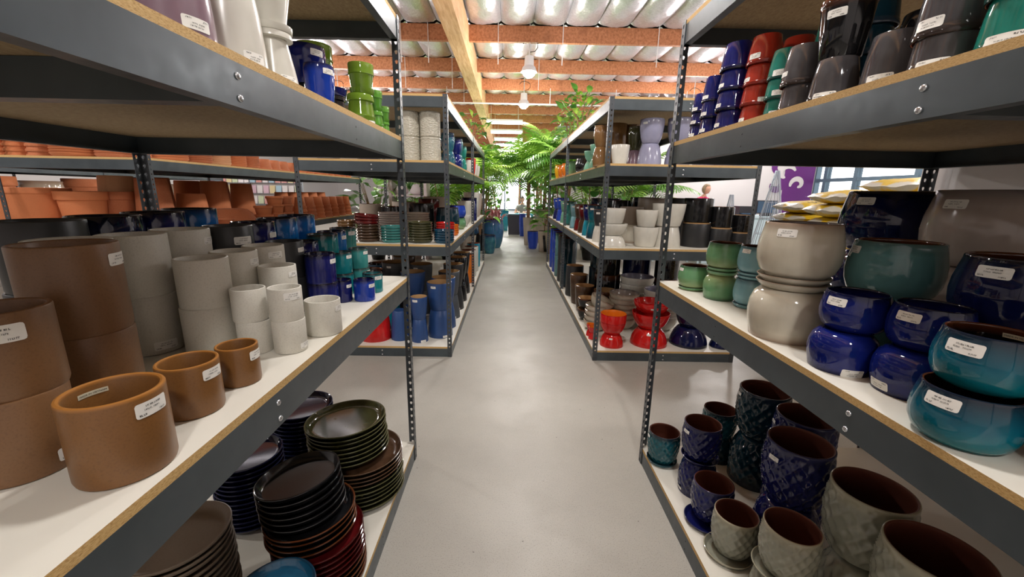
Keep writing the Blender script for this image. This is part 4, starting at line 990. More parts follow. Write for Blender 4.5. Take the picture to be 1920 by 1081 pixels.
for k, (x, y, r, h, m, w) in enumerate(((1.10, 4.2, .12, .37, 'blackplain', 'black cylinder'), (1.40, 4.25, .14, .40, 'blackplain', 'wide black cylinder'), (1.72, 4.2, .14, .40, 'charcoal', 'charcoal cylinder'), (1.12, 4.6, .12, .38, 'bluebowl', 'dark blue cylinder'), (1.1, 5.0, .12, .38, 'deepnavy', 'navy cylinder'), (1.5, 4.7, .13, .40, 'deepnavy', 'wide navy cylinder'), (1.15, 5.35, .11, .36, 'moss', 'green cylinder'), (1.8, 4.7, .12, .38, 'blackplain', 'outer black cylinder'))):
    pot('planter', 'cyl', x, y, Z2M, r, h, m, 'clay', w + ' planter inside the rack behind the white pots', 'planter', g, seg=32)
# far right rack, upper shelf
g = 'pots on the far right upper shelf'
LV = 'lavender'
pile(1161, 3.50, Z2U, [('planter', 'bucket', False, .074, .155, WG, WG, 'white tapered pot beside the corner post')], g, seg=40)
pile(1216, 3.50, Z2U, [('planter', 'ucup', True, .096, .17, LV, LV, 'lower lavender pot upside down in the first pair'), ('planter', 'ucup', False, .096, .185, LV, LV, 'upper lavender pot of the first pair', (-.55, .82, .04))], g, seg=40)
pile(1268, 3.50, Z2U, [('planter', 'ucup', True, .098, .175, LV, LV, 'lower lavender pot upside down in the second pair'), ('planter', 'ucup', False, .10, .19, LV, LV, 'upper lavender pot of the second pair', (-.6, .82, .04))], g, seg=40)
pile(1188, 3.72, Z2U, [('planter', 'tall', True, .065, .14, 'mauve', 'mauve', 'mauve pot upside down behind the lavender pair'), ('vase', 'jar', False, .07, .19, 'olive', 'olive', 'olive vase on the mauve pot')], g)
pile(1180, 3.95, Z2U, [('vase', 'jar', True, .07, .19, 'caramel', 'olive', 'lower olive-brown vase behind the white pot'), ('vase', 'jar', False, .07, .19, 'caramel', 'olive', 'upper olive-brown vase behind the white pot')], g)
pile(1150, 3.92, Z2U, [('planter', 'cyl', True, .10, .19, 'caramel', 'caramel', 'lower caramel cylinder behind the corner post'), ('planter', 'cyl', False, .10, .19, 'caramel', 'caramel', 'upper caramel cylinder behind the corner post')], g)
pile(1124, 3.70, Z2U, [('vase', 'jar', True, .065, .16, 'caramel', 'caramel', 'lower caramel vase by the aisle'), ('vase', 'jar', False, .065, .17, 'caramel', 'caramel', 'upper caramel vase by the aisle')], g)
for k, px in enumerate((1318, 1352, 1388)):
    pile(px, 3.52, Z2U, [('planter', 'tall', True, .085, .16, LV if k != 1 else 'mauve', LV, ['first', 'second', 'third'][k] + ' grey-lavender pot upside down past the near post')], g)
pile(0, 4.08, Z2U, [(BO, 'bowl2', True, .10, .11, 'sage', 'sage', 'sage green bowl upside down by the aisle'), (BO, 'bowl2', False, .10, .11, 'sage', 'sage', 'sage green bowl right way up by the aisle')], g, x=.86)
pile(0, 4.5, Z2U, [(BO, 'bowl2', True, .09, .10, 'sage', 'sage', 'farther sage bowl upside down'), (BO, 'bowl2', False, .09, .10, 'sage', 'sage', 'farther sage bowl right way up')], g, x=.87)
pile(0, 4.95, Z2U, [(BO, 'bowl', False, .12, .16, 'blackplain', 'blackplain', 'black round bowl before the middle post')], g, x=.88)
for k, (y, m, w) in enumerate(((5.95, 'moss', 'green'), (6.35, 'orange', 'orange'), (6.8, 'orange', 'bright orange'), (7.3, 'yellow', 'yellow'))):
    pile(0, y, Z2U, [('planter', 'jar', False, .11, .20 + .04 * (k == 3), m, m, w + ' glazed jar past the middle post')], g, x=.88)
# terracotta rack
g = 'terracotta on the left rack'
TP = 'terracotta_pot'
Z3M, Z3U = Z2M, 1.63
T, TB, TPL = 'terracotta', 'terracotta_b', 'terracotta_pale'
def tpot(px, y, z, prof, r, h, m, lab, inv=False, n=1, step=None, seg=32, x=None):
    x = X(px, y, z) if x is None else x
    nn = (lambda k: nth(k)) if n > 1 else (lambda k: '')
    for k in range(n):
        pot(TP, prof, x, y, z + k * (step or h), r, h, m, m, lab + nn(k), 'pot', g, inv=inv, seg=seg, wall=.008)
for k, (px, m) in enumerate(((6, T), (36, T), (78, TB))): tpot(px, 3.50, Z3U, 'rimmed', .08, .09, m, 'small upside-down terracotta pot, %s pile before the wide saucers' % ['outer', 'middle', 'inner'][k], True, 4, .04)
for px, y, r, n, m in ((150, 3.52, .17, 8, T), (222, 3.55, .14, 6, TB)):
    for k in range(n): pot('saucer', 'saucer', X(px, y, Z3U), y, Z3U + k * .019, r, .028, m, m, ('terracotta saucer of the widest pile at the rack end' if r > .15 else 'terracotta saucer of the pile behind the near post') + nth(k), 'saucer', g, seg=36, wall=.008)
for k2, (y, r) in enumerate(((3.78, .13), (4.08, .13), (4.36, .11), (4.62, .10), (4.86, .09))):
    for k in range(8): pot('saucer', 'saucer', -2.84 - r - .03, y, Z3U + k * .017, r, .026, (T, TB, TPL)[k2 % 3], T, 'terracotta saucer of the %s pile along the upper shelf' % ['first', 'second', 'third', 'fourth', 'fifth'][k2] + nth(k), 'saucer', g, seg=32, wall=.007)
for k, y in enumerate((5.1, 5.3, 5.5, 5.72)):
    tpot(0, y, Z3U, 'rimmed', .085, .12, TB, FIRST[k] + ' upside-down terracotta pot past the upper shelf saucers', True, x=-2.95)
for k in range(8): tpot(0, 6.0 + k * .24, Z3U, 'rimmed', .10, .10, T, FIRST[k] + ' low terracotta pot past the middle post, upper shelf', x=-2.97)
tpot(2, 3.62, Z3M, 'cyl', .13, .38, T, 'terracotta cylinder at the outer corner')
tpot(76, 3.64, Z3M, 'taper', .255, .395, T, 'big plain terracotta cylinder at the rack end')
tpot(168, 3.72, Z3M, 'rimmed', .175, .37, T, 'large rimmed terracotta pot beside the big cylinder')
tpot(228, 4.0, Z3M, 'rimmed', .175, .37, TB, 'large rimmed terracotta pot behind the near post')
tpot(130, 3.48, Z3M, 'rimmed', .09, .11, TPL, 'small pale terracotta pot before the large ones')
tpot(205, 3.50, Z3M, 'rimmed', .10, .13, TPL, 'pale terracotta pot before the rimmed pots', True)
for (x, y, prof, r, h, m, inv, n, st, lab) in (
    (-3.02, 3.75, 'cyl', .13, .14, T, False, 1, None, 'terracotta pot just past the rack corner'),
    (-3.00, 4.05, 'cyl', .12, .13, TPL, False, 1, None, 'pale terracotta pot past the rack corner'),
    (-3.40, 4.47, 'rimmed', .17, .36, T, True, 1, None, 'tall terracotta pot upside down inside the rack'),
    (-3.10, 4.62, 'bowl2', .26, .20, TB, True, 1, None, 'wide terracotta bowl upside down'),
    (-2.96, 4.28, 'saucer', .10, .03, TB, False, 5, .02, 'square-edged terracotta saucer pile by the wide bowl'),
    (-2.95, 4.98, 'rimmed', .10, .12, T, False, 2, .10, 'terracotta pot nested in pairs by the aisle'),
    (-2.95, 5.24, 'rimmed', .10, .13, T, False, 3, .10, 'terracotta pot of the triple stack by the aisle'),
    (-2.95, 5.48, 'rimmed', .09, .13, TB, False, 3, .10, 'weathered terracotta pot of the triple stack')):
    tpot(0, y, Z3M, prof, r, h, m, lab, inv, n, st, x=x)
for k in range(7):
    for q in range(4): pot(TP, 'rimmed', -2.95, 5.86 + k * .27, Z3M + q * .055, .10 - .006 * q, .15, (T, TB)[k % 2], T, 'terracotta pot of the %s aisle-side cone stack%s' % (FIRST[k], nth(q)), 'pot', 'cone stacks of terracotta pots', inv=True, seg=24, wall=.007)
for k in range(5):
    for q in range(3): pot(TP, 'rimmed', -3.22, 5.9 + k * .3, Z3M + q * .08, .11, .22, T, T, 'taller terracotta pot of the %s back cone stack%s' % (FIRST[k], nth(q)), 'pot', 'back cone stacks of terracotta pots', inv=True, seg=24, wall=.007)

for k, (x, y, r, h, m) in enumerate(((-3.45, 4.06, .17, .50, TB), (-3.82, 4.1, .18, .52, TPL), (-3.45, 4.9, .17, .50, T), (-3.83, 4.55, .18, .52, TB), (-3.83, 5.0, .17, .5, T), (-3.45, 5.4, .16, .48, T), (-3.83, 5.5, .17, .5, TB))):
    tpot(0, y, Z3M, 'rimmed', r, h, m, FIRST[k] + ' tall terracotta pot in the back row of its rack', True, x=x)
for k in range(5):
    tpot(0, 4.0 + k * .45, Z3U, 'rimmed', .16, .16, T, FIRST[k] + ' terracotta pot in the back row, upper shelf', True, x=-3.45)

g = 'large pots on the rack behind the terracotta'
for k in range(9):
    y = 3.6 + k * .5
    pot('planter', 'rimmed' if k % 3 else 'jar', -5.66, y, Z2M, .2, .46 if k % 2 else .5, ('terracotta_b', 'stone', 'terracotta', 'cream')[k % 4], 'clay', '%s large pot along the rack behind the terracotta' % FIRST[k], 'pot', g, seg=28)
for k in range(4): pot('planter', 'rimmed', -6.05 - .32 * (k % 2), 3.6 + .45 * (k // 2), Z2M, .17, .5, ('stone', 'terracotta_b')[k % 2], 'clay', '%s large pot at the inner end behind the terracotta' % FIRST[k], 'pot', g, seg=28)

# ------------------------------------------------------------------ plants
def leafmat(name, a, b):
    g = NT(name); oi = g.n('ShaderNodeObjectInfo')
    c = g.mix(oi.outputs['Random'], rgb(a), rgb(b))
    g.b.inputs['Subsurface Weight'].default_value = 0.
    g.done(c, .35); g.b.inputs['Transmission Weight'].default_value = .0
    return g.mat
M['palm'] = leafmat('palm leaf', '4c8c2c', '9cc650')
M['leaf'] = leafmat('glossy leaf', '3c7a30', '86b84c')
M['leaf_light'] = leafmat('yellow green leaf', '7cb42c', 'b4d85a')
M['brom'] = leafmat('pink bromeliad leaf', 'c8727c', 'ecb4b0')
M['trunk'] = wood('palm trunk', '6a4c34', '8f6c4c', 'a88864')
M['soil'] = matte('potting soil', '2e2118', .4, .9)
def frond_mesh(L, droop, n, wid, mat, seed):
    rnd = random.Random(seed); mb = MB(); pts = []
    for k in range(13):
        t = k / 12; a = 1.15 - droop * t
        pts.append(Vector((pts[-1].x + L / 12 * math.cos(a), 0, pts[-1].z + L / 12 * math.sin(a))) if pts else Vector((0, 0, 0)))
    mb.tube(pts, [.008 * (1 - .8 * k / 12) + .001 for k in range(13)], 5)
    for i in range(n):
        t = .16 + .84 * i / (n - 1); f = t * 12; k = min(11, int(f)); p = pts[k].lerp(pts[k + 1], f - k); d = (pts[k + 1] - pts[k]).normalized()
        ll = wid * math.sin(PI * min(1, .18 + .82 * t)) ** .7 * rnd.uniform(.85, 1.1) + .05
        for s in (-1, 1):
            side = Vector((0, s, 0)); dirv = (side * .82 + d * .55).normalized(); w = d * .026
            q1 = p + dirv * ll * .5 + Vector((0, 0, -.04 * ll)); q2 = p + dirv * ll + Vector((0, 0, -.28 * ll))
            mb.add([p - w * .4, p + w * .4, q1 + w, q1 - w, q2], [(0, 1, 2, 3), (3, 2, 4)])
    return mesh_from('frond', mb.v, mb.f, mat, smooth=False)
FRONDS = [frond_mesh(1.25, 1.5 + .35 * s, 17, .38, M['palm'], s) for s in range(4)]
FROND_L = [frond_mesh(1.2, 1.3 + .3 * s, 16, .34, M['leaf_light'], s + 9) for s in range(3)]
def leaf_mesh(L, W, mat, curl=.35, seed=0):
    vs, fs = [], []; n = 6
    vs.append((0, 0, 0))
    for k in range(n + 1):
        t = k / n; x = L * (.25 + .75 * t); w = W * math.sin(PI * min(1, .08 + .92 * t) ** .8) * .5 if k < n else 0.
        z = curl * L * (t * .55 - t * t * .75)
        vs += [(x, -w, z + .12 * w), (x, 0, z), (x, w, z + .12 * w)]
    for k in range(n):
        a = 1 + 3 * k
        fs += [(a, a + 3, a + 4, a + 1), (a + 1, a + 4, a + 5, a + 2)]
    mb = MB(); mb.add(vs, fs); mb.tube([(0, 0, 0), (L * .14, 0, .01), (L * .26, 0, 0)], .006, 4)
    return mesh_from('leaf', mb.v, mb.f, mat, smooth=True)
LEAVES = [leaf_mesh(.34, .15, M['leaf'], .5), leaf_mesh(.28, .11, M['leaf'], .8), leaf_mesh(.38, .19, M['leaf'], .65)]
LEAVES_S = [leaf_mesh(.17, .075, M['leaf'], .6), leaf_mesh(.15, .06, M['leaf_light'], .8)]
BROM = [leaf_mesh(.34, .05, M['brom'], .9), leaf_mesh(.28, .045, M['brom'], .4)]
def planter_for(px_l, px_r, py_t, py_b, prof, mat, kind, label, cat='planter', group='floor planters beyond the racks', soil=True, sq=False):
    """planter standing on the floor: its foot gives the distance, its edges the size"""
    d = ray((px_l + px_r) / 2, py_b); p = CC + d * (-CAM_H / d.z)
    y = p.y; sc = y / FPX
    r = (px_r - px_l) / 2 * sc; h = max(.1, (at_y((px_l + px_r) / 2, py_t, y + r * .6).z))
    y += r * .9; x = X((px_l + px_r) / 2, y, h / 2)
    o = pot(kind, prof, x, y, 0, r, h, mat, 'soil' if soil else 'clay', label, cat, group, seg=40, wall=r * .1)
    return x, y, r, h
def palm(x, y, z, trunk_h, nf, label, fronds=FRONDS, sc=1., stems=3, group='palms beyond the racks', seed=0):
    rnd = random.Random(seed); t = tag(empty('palm', (x, y, z)), label, 'palm', group)
    for s in range(stems):
        dx, dy = rnd.uniform(-.10, .10) * (stems > 1), rnd.uniform(-.08, .08) * (stems > 1); th = trunk_h * rnd.uniform(.75, 1.05)
        pts = [(dx * .4 * k / 5 + dx * .3, dy * .7 * k / 5 + dy * .3, th * k / 5 - .1 * (k == 0)) for k in range(6)]
        MB().tube(pts, [.04 - .004 * k for k in range(6)], 7).obj('trunk', M['trunk'], t, smooth=True)
        for k in range(nf // stems):
            a = rnd.uniform(0, 2 * PI); q = sc * rnd.uniform(.8, 1.15)
            o = obj('frond', rnd.choice(fronds), t, (pts[-1][0], pts[-1][1], th - rnd.uniform(0, .12)), (rnd.uniform(-.2, .2), rnd.uniform(-.75, .35), a), (q, q, q))
    return t
def bushy(x, y, z, H, spread, n, label, leaves=LEAVES, group='leafy plants beyond the racks', seed=0, sc=1., kind='leafy_plant'):
    rnd = random.Random(seed); t = tag(empty(kind, (x, y, z)), label, 'plant', group)
    mb = MB()
    for k in range(5):
        a = rnd.uniform(0, 6.28); mb.tube([(0, 0, -.12), (spread * .25 * math.cos(a), spread * .25 * math.sin(a), H * .5), (spread * .5 * math.cos(a), spread * .5 * math.sin(a), H * .9)], [.014, .01, .005], 5)
    mb.obj('stem', M['trunk'], t)
    for k in range(n):
        a = rnd.uniform(0, 6.28); f = (k + .5) / n; rr = spread * rnd.uniform(.1, .75) * (.4 + .6 * math.sin(PI * min(1, f * .9 + .1)))
        q = sc * rnd.uniform(.75, 1.25)
        obj('leaf', rnd.choice(leaves), t, (rr * math.cos(a), rr * math.sin(a), H * (.12 + .88 * f)), (rnd.uniform(-.4, .4), rnd.uniform(-.9, .35), a + rnd.uniform(-.7, .7)), (q, q, q))
    return t
g = 'floor planters beyond the racks'
x, y, r, h = planter_for(980, 1000, 408, 460, 'planter', 'stone', 'planter', 'slim pale stone planter holding the palm beside the aisle')
palm(x, y, h - .1, 1.25, 27, 'tall green fan of palm fronds in the slim stone planter', sc=1.05, seed=3)
x, y, r, h = planter_for(1001, 1034, 393, 456, 'planter', 'stone', 'planter', 'broad pale stone planter behind the royal blue pot')
palm(x, y, h - .1, 1.5, 24, 'tall palm in the broad stone planter', seed=5, sc=1.1)
planter_for(988, 1010, 434, 467, 'tall', 'royal', 'planter', 'royal blue glazed pot between stone planters')
planter_for(1008, 1025, 433, 472, 'planter', 'stone', 'planter', 'narrow pale stone planter before the blue pot')
planter_for(1021, 1054, 425, 477, 'tall', 'stone', 'planter', 'wide carved stone planter beside the rack end')
planter_for(973, 986, 401, 443, 'jar', 'royal', 'planter', 'slim cobalt jar beside the black box planter')
x1, y1, r1, h1 = planter_for(904, 945, 412, 466, 'jar', 'jarblue', 'glazed_jar', 'tall dripped blue jar holding pink bromeliads', 'jar')
x2, y2, r2, h2 = planter_for(860, 902, 414, 468, 'jar', 'jarblue', 'glazed_jar', 'purple-blue jar half hidden by the rack end', 'jar')
planter_for(906, 930, 441, 476, 'jar', 'patina', 'glazed_jar', 'shorter streaked blue-green jar in front of the tall jars', 'jar')
def brom(x, y, z, n, label, seed):
    rnd = random.Random(seed); t = tag(empty('bromeliad', (x, y, z)), label, 'plant', 'pink bromeliads')
    for k in range(n):
        cx, cy = rnd.uniform(-.2, .2), rnd.uniform(-.2, .2); a = rnd.uniform(0, 6.28); q = rnd.uniform(.8, 1.2)
        obj('leaf', rnd.choice(BROM), t, (cx, cy, rnd.uniform(-.03, .08)), (rnd.uniform(-.3, .3), rnd.uniform(-1.3, -.3), a), (q, q, q))
brom(x1, y1, h1, 70, 'pink bromeliads filling the tall dripped blue jar', 1)
brom(x2, y2, h2, 60, 'pink bromeliads filling the purple-blue jar', 2)
M['black_box'] = plain('black planter fibre', '34323a', .6)
def box_planter(px_l, px_r, py_t, py_b, mat, label):
    d = ray((px_l + px_r) / 2, py_b); p = CC + d * (-CAM_H / d.z); y = p.y; w = (px_r - px_l) * y / FPX; h = at_y((px_l + px_r) / 2, py_t, y).z
    mb = MB(); b = w * .42; a = w / 2
    mb.add([(-b, -b, 0), (b, -b, 0), (b, b, 0), (-b, b, 0), (-a, -a, h), (a, -a, h), (a, a, h), (-a, a, h), (-a * .9, -a * .9, h), (a * .9, -a * .9, h), (a * .9, a * .9, h), (-a * .9, a * .9, h), (-a * .85, -a * .85, h - .08), (a * .85, -a * .85, h - .08), (a * .85, a * .85, h - .08), (-a * .85, a * .85, h - .08)],
           [(0, 3, 2, 1), (0, 1, 5, 4), (1, 2, 6, 5), (2, 3, 7, 6), (3, 0, 4, 7), (4, 5, 9, 8), (5, 6, 10, 9), (6, 7, 11, 10), (7, 4, 8, 11), (8, 9, 13, 12), (9, 10, 14, 13), (10, 11, 15, 14), (11, 8, 12, 15), (12, 13, 14, 15)])
    o = mb.obj('box_planter', M[mat], None, (p.x, y + a, 0)); tag(o, label, 'planter', 'box planters at the aisle end')
    return p.x, y + a, h
box_planter(951, 976, 403, 440, 'black_box', 'tall black square planter at the end of the aisle')
box_planter(938, 953, 394, 432, 'cyan', 'cyan glazed box planter beside the black one')
# palms and foliage masses either side of the far aisle
def potted_palm(x, y, th, nf, label, fronds=FRONDS, seed=0, sc=1., pr=.2, ph=.45, mat='stone'):
    pot('planter', 'planter', x, y, 0, pr, ph, mat, 'soil', 'planter under the ' + label, 'planter', 'planters under the palms', seg=24, wall=.02)
    palm(x, y, ph - .1, th, nf, label, fronds, sc, 2, seed=seed)
PW = ['first', 'second', 'third', 'fourth', 'fifth', 'sixth', 'seventh', 'eighth']
for k, (x, y, th, fr, sc) in enumerate(((-.95, 9.3, 1.2, FROND_L, 1.), (-1.0, 10.8, 1.7, FRONDS, 1.), (-.75, 12.6, 2.0, FROND_L, 1.1), (-.95, 14.6, 2.0, FRONDS, 1.2), (-1.7, 9.4, .9, FRONDS, .9), (-2.2, 11.3, 1.4, FRONDS, 1.1))):
    potted_palm(x, y, th, 20, 'leafy palm, %s along the left of the far aisle' % PW[k], fr, 20 + k, sc)
for k, (x, y, th, fr, sc) in enumerate(((1.35, 9.4, 1.6, FRONDS, 1.1), (1.15, 12.2, 2.1, FRONDS, 1.2), (.95, 14.4, 2.3, FRONDS, 1.25), (2.0, 10.6, 1.3, FRONDS, 1.), (1.3, 17., 2.2, FRONDS, 1.4), (2.9, 9.6, 1.1, FRONDS, 1.), (.4, 18.5, 1.9, FROND_L, 1.3))):
    potted_palm(x, y, th, 20, 'leafy palm, %s along the right of the far aisle' % PW[k], fr, 40 + k, sc)
BW = ['fern-like', 'broad', 'upright', 'loose', 'dense', 'arching', 'spreading', 'glossy', 'low', 'full']
for k, (x, y, H, sp) in enumerate(((-1.3, 8.6, 1.35, .5), (-2.0, 8.7, 1.3, .45), (-.75, 11.6, 1.6, .5), (-1.5, 10.0, 1.5, .5), (-.45, 15.8, 1.7, .6), (1.15, 8.75, 1.4, .4), (1.75, 8.9, 1.35, .5), (2.4, 9.0, 1.3, .5), (.95, 11.0, 1.7, .45), (.75, 16.2, 1.8, .6))):
    pot('planter', 'planter', x, y, 0, .18, .4, 'stone' if k % 2 else 'blackplain', 'soil', 'planter under the %s shrub' % BW[k], 'planter', 'planters under the shrubs', seg=24, wall=.02)
    bushy(x, y, .38, H, sp, 46, '%s green shrub growing beyond the far racks' % BW[k], seed=60 + k, sc=1.0)
for k, (x, y, H, sp) in enumerate(((-.72, 10.1, 2.0, .42), (-.62, 13.3, 2.5, .45), (.98, 10.1, 2.1, .40), (.86, 13.3, 2.6, .45), (-.75, 17.5, 2.6, .7), (1.2, 18.6, 2.9, .8), (-1.35, 12.2, 2.2, .6), (1.6, 12.0, 2.3, .6))):
    pot('planter', 'planter', x, y, 0, .18, .4, 'stone' if k % 2 else 'blackplain', 'soil', 'planter under the %s tall thicket plant' % FIRST[k], 'planter', 'planters under the thicket', seg=24, wall=.02)
    bushy(x, y, .38, H, sp, 80, '%s tall thicket of light leaves along the far aisle' % FIRST[k], LEAVES_S + LEAVES[1:2], seed=160 + k, sc=1.25)
# big-leaved plant at the end of the terracotta rack
pot('planter', 'planter', -2.75, 8.55, 0, .2, .45, 'blackplain', 'soil', 'planter under the big-leaved plant by the terracotta', 'planter', seg=24, wall=.02)
bushy(-2.75, 8.55, .43, 1.35, .62, 60, 'big-leaved plant at the end of the terracotta rack', seed=90, sc=1.25)
# plants standing on top of the far racks
def pot_on(x, y, z, label, mat, r=.14, h=.22): pot('planter', 'planter', x, y, z, r, h, mat, 'soil', label, 'planter', 'pots on top of the far racks', seg=24, wall=.015)
pot_on(1.12, 6.9, ZT, 'pot of the trailing plant on top of the right rack', 'stone')
bushy(1.12, 6.9, ZT + .2, .62, .42, 90, 'trailing plant heaped on top of the right rack', LEAVES_S, 'plants on top of the racks', 101, 1.1, 'trailing_plant')
pot_on(1.05, 7.6, ZT, 'pot of the second plant on top of the right rack', 'stone')
bushy(1.05, 7.6, ZT + .2, .45, .40, 70, 'lower trailing plant behind it on the right rack top', LEAVES_S, 'plants on top of the racks', 102, 1.1, 'trailing_plant')
pot_on(-.70, 7.5, ZT, 'terracotta pot on top of the left rack end', 'terracotta', .12, .16)
bushy(-.68, 7.5, ZT + .14, .40, .42, 40, 'thin leafy plant on top of the left rack', LEAVES_S, 'plants on top of the racks', 103, 1.2, 'trailing_plant')

# ------------------------------------------------------------------ people
M['skin'] = plain('skin', 'd9a58a', .5)
M['hair_grey'] = plain('ash blond hair', '9a8468', .5)
M['hair_dark'] = plain('dark brown hair', '2c1c14', .45)
M['pink'] = plain('pink cardigan cloth', 'e02d6c', .7)
M['greytop'] = plain('grey t-shirt cloth', '9a9d98', .8)
M['jeans'] = plain('dark trousers cloth', '2c3444', .8)
M['eye'] = plain('eye', '241c1a', .3)
M['lips'] = plain('lips', 'b0605a', .5)
def skin_mesh(name, joints, edges, mat, sub=2, root=0):
    me = bpy.data.meshes.new(name); me.from_pydata([j[0] for j in joints], edges, [])
    o = bpy.data.objects.new(name, me); COL.objects.link(o)
    o.modifiers.new('skin', 'SKIN'); ms = o.modifiers.new('sub', 'SUBSURF'); ms.levels = sub; ms.render_levels = sub
    if not me.skin_vertices: me.attributes  # layer is made by the modifier stack below
    bm = bmesh.new(); bm.from_mesh(me); lay = bm.verts.layers.skin.verify()
    bm.verts.ensure_lookup_table()
    for k, v in enumerate(bm.verts):
        rr = joints[k][1]; v[lay].radius = rr if isinstance(rr, tuple) else (rr, rr); v[lay].use_root = (k == root)
    bm.to_mesh(me); bm.free()
    dg = bpy.context.evaluated_depsgraph_get(); out = bpy.data.meshes.new_from_object(o.evaluated_get(dg))
    bpy.data.objects.remove(o); out.name = name
    out.materials.clear(); out.materials.append(mat)
    out.polygons.foreach_set('use_smooth', [True] * len(out.polygons))
    return out
def head_mesh():
    """head about 0.22 m tall looking along -y, chin at z=0"""
    bm = bmesh.new(); bmesh.ops.create_uvsphere(bm, u_segments=28, v_segments=20, radius=1)
    for v in bm.verts:
        x, y, z = v.co
        w = .074 * (1 - .22 * max(0, -z)); d = .092
        fx, fy, fz = x * w, y * d, .112 + z * .112
        if y < -.2 and -.35 < z < .18 and abs(x) < .2: fy -= .020 * (1 - abs(x) / .2) * (1 - abs(z + .1) / .3 if abs(z + .1) < .3 else 0)
        if y < -.3 and .05 < z < .28 and .2 < abs(x) < .6: fy += .007
        if z < -.6 and y < 0: fy -= .008
        v.co = (fx, fy, fz)
    me = bpy.data.meshes.new('head'); bm.to_mesh(me); bm.free()
    me.materials.append(M['skin']); me.polygons.foreach_set('use_smooth', [True] * len(me.polygons)); return me
def hair_mesh(mat, bob):
    bm = bmesh.new(); bmesh.ops.create_uvsphere(bm, u_segments=28, v_segments=20, radius=1)
    for v in bm.verts:
        x, y, z = v.co; k = 1.0
        fx, fy, fz = x * .086, y * .104 + .012, .125 + z * .112
        if bob and z < .1: fx *= 1.12; fz = .125 + z * .13
        if y < -.25 and z < .62: fy = max(fy, -.052) + .03; fx *= .98
        v.co = (fx, fy, fz)
    bm2 = bm
    me = bpy.data.meshes.new('hair'); bm2.to_mesh(me); bm2.free(); me.materials.append(mat)
    me.polygons.foreach_set('use_smooth', [True] * len(me.polygons)); return me
def person(x, y, z, rz, label, top, hair, bob, seated, tilt):
    t = tag(empty('person', (x, y, z), rz), label, 'person')
    hip = .92 if not seated else .46
    sh = hip + .47
    J = [((0, 0, hip), (.15, .11)), ((0, .0, hip + .22), (.13, .10)), ((0, -.01, sh - .06), (.16, .10)), ((0, -.02, sh + .05), (.052, .052)), ((0, -.03, sh + .12), (.05, .05))]
    E = [(0, 1), (1, 2), (2, 3), (3, 4)]
    for s in (-1, 1):
        b = len(J)
        el, wr = ((s * .25, -.02, sh - .30), (s * .17, -.26, sh - .30)) if not seated else ((s * .25, -.12, sh - .28), (s * .10, -.34, sh - .22))
        J += [((s * .17, 0, sh - .02), .065), (el, .045), (wr, .032), ((wr[0] - s * .02, wr[1] - .07, wr[2]), (.035, .02))]
        E += [(2, b), (b, b + 1), (b + 1, b + 2), (b + 2, b + 3)]
        for f in range(5):   # fingers, thumb first
            n = len(J); bx, by, bz = J[b + 3][0]; u = (f - 2) * .016
            L = (.045, .06, .068, .062, .048)[f]
            if f == 0: J += [((bx - s * .03, by + .01, bz - .005), .009), ((bx - s * .05, by - .02, bz - .015), .008)]
            else: J += [((bx + u * .9, by - .03 - L * .4, bz), .0085), ((bx + u, by - .03 - L, bz - .018), .0075)]
            E += [(b + 3, n), (n, n + 1)]
        c = len(J)
        if seated: J += [((s * .09, -.02, hip - .02), .085), ((s * .11, -.42, hip + .02), .06), ((s * .11, -.44, .08), .042), ((s * .11, -.56, .04), .04)]
        else: J += [((s * .09, 0, hip - .08), .085), ((s * .10, -.01, .50), .06), ((s * .10, .02, .09), .04), ((s * .11, -.11, .035), .038)]
        E += [(0, c), (c, c + 1), (c + 1, c + 2), (c + 2, c + 3)]
    body = obj('body', skin_mesh('body', J, E, M['skin']), t)
    me = body.data; me.materials.append(M[top]); me.materials.append(M['jeans'])
    for p in me.polygons:
        cz, cx, cy = p.center.z, p.center.x, p.center.y
        if cz < hip - .02 or (seated and cz < hip + .09 and cy < -.12 and abs(cx) > .03): p.material_index = 2 if cz > .05 else 2
        elif cz < sh + .045 and not (cy < -.23 if top == 'pink' else (cy < -.10 and abs(cx) > .05)): p.material_index = 1
    hd = obj('head', head_mesh(), t, (0, -.045, sh + .115), (tilt, 0, 0))
    for s in (-1, 1):
        v, f = lathe_simple([(0, .006), (.006, .003), (.008, 0)], 8)
        obj('eye', mesh_from('eye', v, f, M['eye']), hd, (s * .03, -.078, .118), (PI / 2, 0, 0))
        v, f = lathe_simple([(.0, .008), (.012, .006), (.018, 0), (.014, -.006)], 10)
        obj('ear', mesh_from('ear', v, f, M['skin'], smooth=True), hd, (s * .071, .008, .108), (0, s * PI / 2, 0), (1.5, 1, 1))
    MB().box(-.02, .02, -.004, .004, -.004, .004).obj('mouth', M['lips'], hd, (0, -.083, .045))
    obj('hair', hair_mesh(M[hair], bob), hd)
    if not bob:
        v, f = lathe_simple([(0, .05), (.035, .03), (.04, 0), (.03, -.03), (0, -.045)], 12); obj('hair_bun', mesh_from('hair_bun', v, f, M[hair], smooth=True), hd, (0, .10, .18))
    return t
p = at_y(1318, 372, 9.85)
person(p.x, 9.85, 0, .5, 'person with ash blond bob and pink cardigan behind the counter', 'pink', 'hair_grey', True, False, .25).scale = (.98, .98, .975)
p = at_y(979, 386, 15.5)
person(p.x, 15.5, .02, -.1, 'person in grey t-shirt writing, seated at the aisle end', 'greytop', 'hair_dark', False, True, .45)
M['stool'] = plain('painted stool wood', '5c4a3c', .6)
sx = p.x
st = tag(empty('stool', (sx, 15.5, 0)), 'low wooden stool under the seated person', 'stool')
v, f = lathe_simple([(0, .36), (.17, .36), (.175, .375), (.17, .39), (0, .39)]); obj('seat', mesh_from('seat', v, f, M['stool'], angle=40), st)
